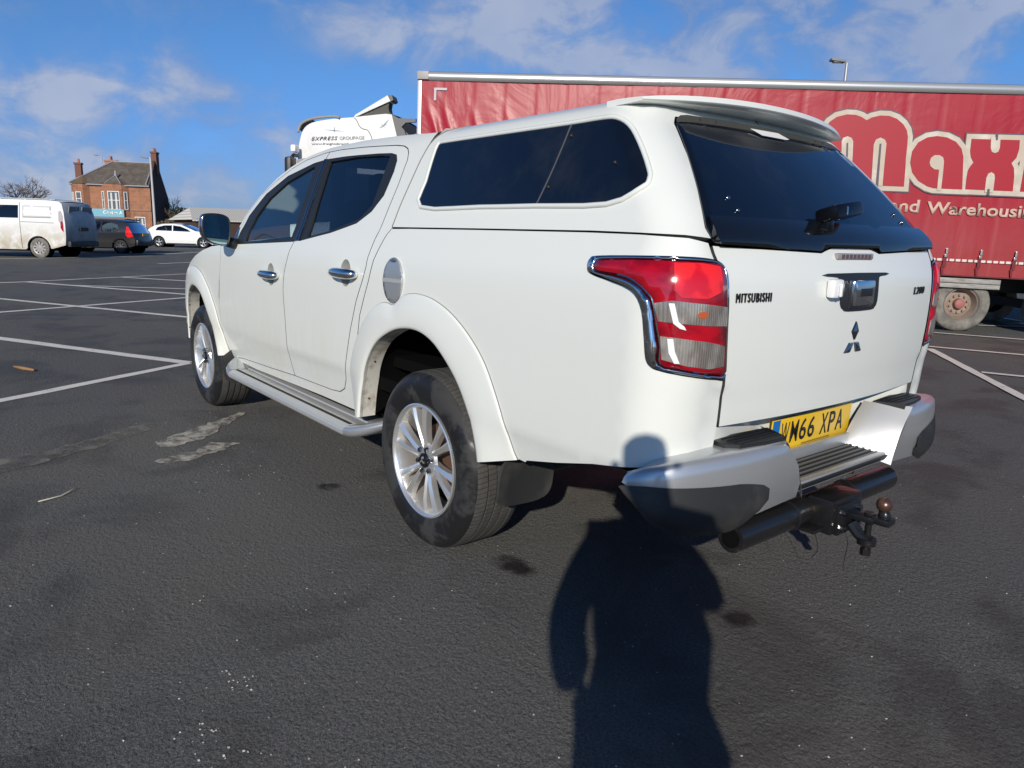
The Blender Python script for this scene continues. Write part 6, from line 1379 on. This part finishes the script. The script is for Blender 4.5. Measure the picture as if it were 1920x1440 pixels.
def jacket():
    J = {'w': ((0,-.03,.80),(.235,.17),None), 'm': ((0,-.025,1.04),(.285,.20),'w'), 'c': ((0,-.015,1.27),(.26,.17),'m'), 'n': ((.0,.01,1.44),(.145,.125),'c')}
    for s in (1, -1):
        t = 'l' if s > 0 else 'r'
        for k, (c, r, pr) in arm(s).items(): J[k+t] = (c if k != 'wr' else (c[0]-.03, c[1]+.03*s, c[2]-.02), r+.022, pr+t if pr != 'c' else 'c')
    skin('jacket', J, JACK, PERS)
    T = {'w': ((0,0,.90),(.165,.125),None)}
    for s in (1, -1): t = 'l' if s > 0 else 'r'; T['hp'+t] = ((0,.095*s,.80),.11,'w'); T['kn'+t] = ((.02,.11*s,.49),.082,'hp'+t); T['an'+t] = ((-.02,.12*s,.11),.068,'kn'+t)
    skin('trousers', T, TROU, PERS)
jacket()
skin('hair', {'a': ((-.045,.035,1.555),(.070,.068),None), 'b': ((-.02,.042,1.64),(.078,.082),'a'), 'c': ((.03,.045,1.672),(.062,.046),'b')}, HAIR, PERS)
for s in (1, -1):
    skin('shoe', {'a': ((-.06,.12*s,.045),.042,None), 'b': ((.06,.125*s,.04),.045,'a'), 'c': ((.16,.13*s,.032),.030,'b')}, RUBBER, PERS)
    skin('eye', {'a': ((.102,.04+.032*s,1.60),.010,None), 'b': ((.107,.04+.032*s,1.60),.008,'a')}, WHITEP, bd)
    skin('ear', {'a': ((.02,.035+.080*s,1.575),.014,None), 'b': ((.015,.035+.086*s,1.605),.016,'a')}, SKIN, bd)
    if s > 0: continue                                   # the other hand is in the jacket pocket
    pr = 'wr'; base = Vector((.245,.085*s,1.215)); pc = Vector((.262,.082*s,1.265))
    skin('hand', {'a': (tuple(base),.026,None), 'b': (tuple(pc),(.030,.018),'a')}, SKIN, PERS)
    for k, (dz, ln) in enumerate(((.045,.052),(.022,.058),(-.001,.054),(-.022,.044))):
        p0 = pc+Vector((.0,.012*s,dz-.005)); skin('finger', {'a': (tuple(p0),.0095,None), 'b': (tuple(p0+Vector((.020,.012*s,.002))),.009,'a'), 'c': (tuple(p0+Vector((.030,-.006*s,.002))),.0085,'b'), 'd': (tuple(p0+Vector((.030,-.006*s-ln*.35*s,.001))),.0075,'c')}, SKIN, PERS)
    p0 = pc+Vector((-.005,-.005*s,-.02)); skin('thumb', {'a': (tuple(p0),.012,None), 'b': (tuple(p0+Vector((-.012,-.022*s,.014))),.0105,'a'), 'c': (tuple(p0+Vector((-.004,-.044*s,.024))),.009,'b')}, SKIN, PERS)
skin('nose', {'a': ((.106,.04,1.595),.008,None), 'b': ((.120,.04,1.572),.013,'a')}, SKIN, bd); skin('mouth', {'a': ((.100,.01,1.535),.007,None), 'b': ((.100,.05,1.535),.007,'a')}, mat('lips', (.42,.16,.13), .5), bd)
pz = CAM-f_*.022; PH = empty('phone', tuple(pz), 0, 'dark phone held sideways in both hands by the photographer', 'phone'); PH.rotation_euler = m.to_euler() if False else cam.matrix_world.to_euler()
mb = MB(); mb.box((0,0,.0), (.150,.074,.009), bev=.003); mb.build('phone_body', PH, BLACKP, angle=40)
mb = MB(); mb.box((0,0,.0052), (.142,.067,.0008)); mb.build('screen', PH, GLOSSBLK)
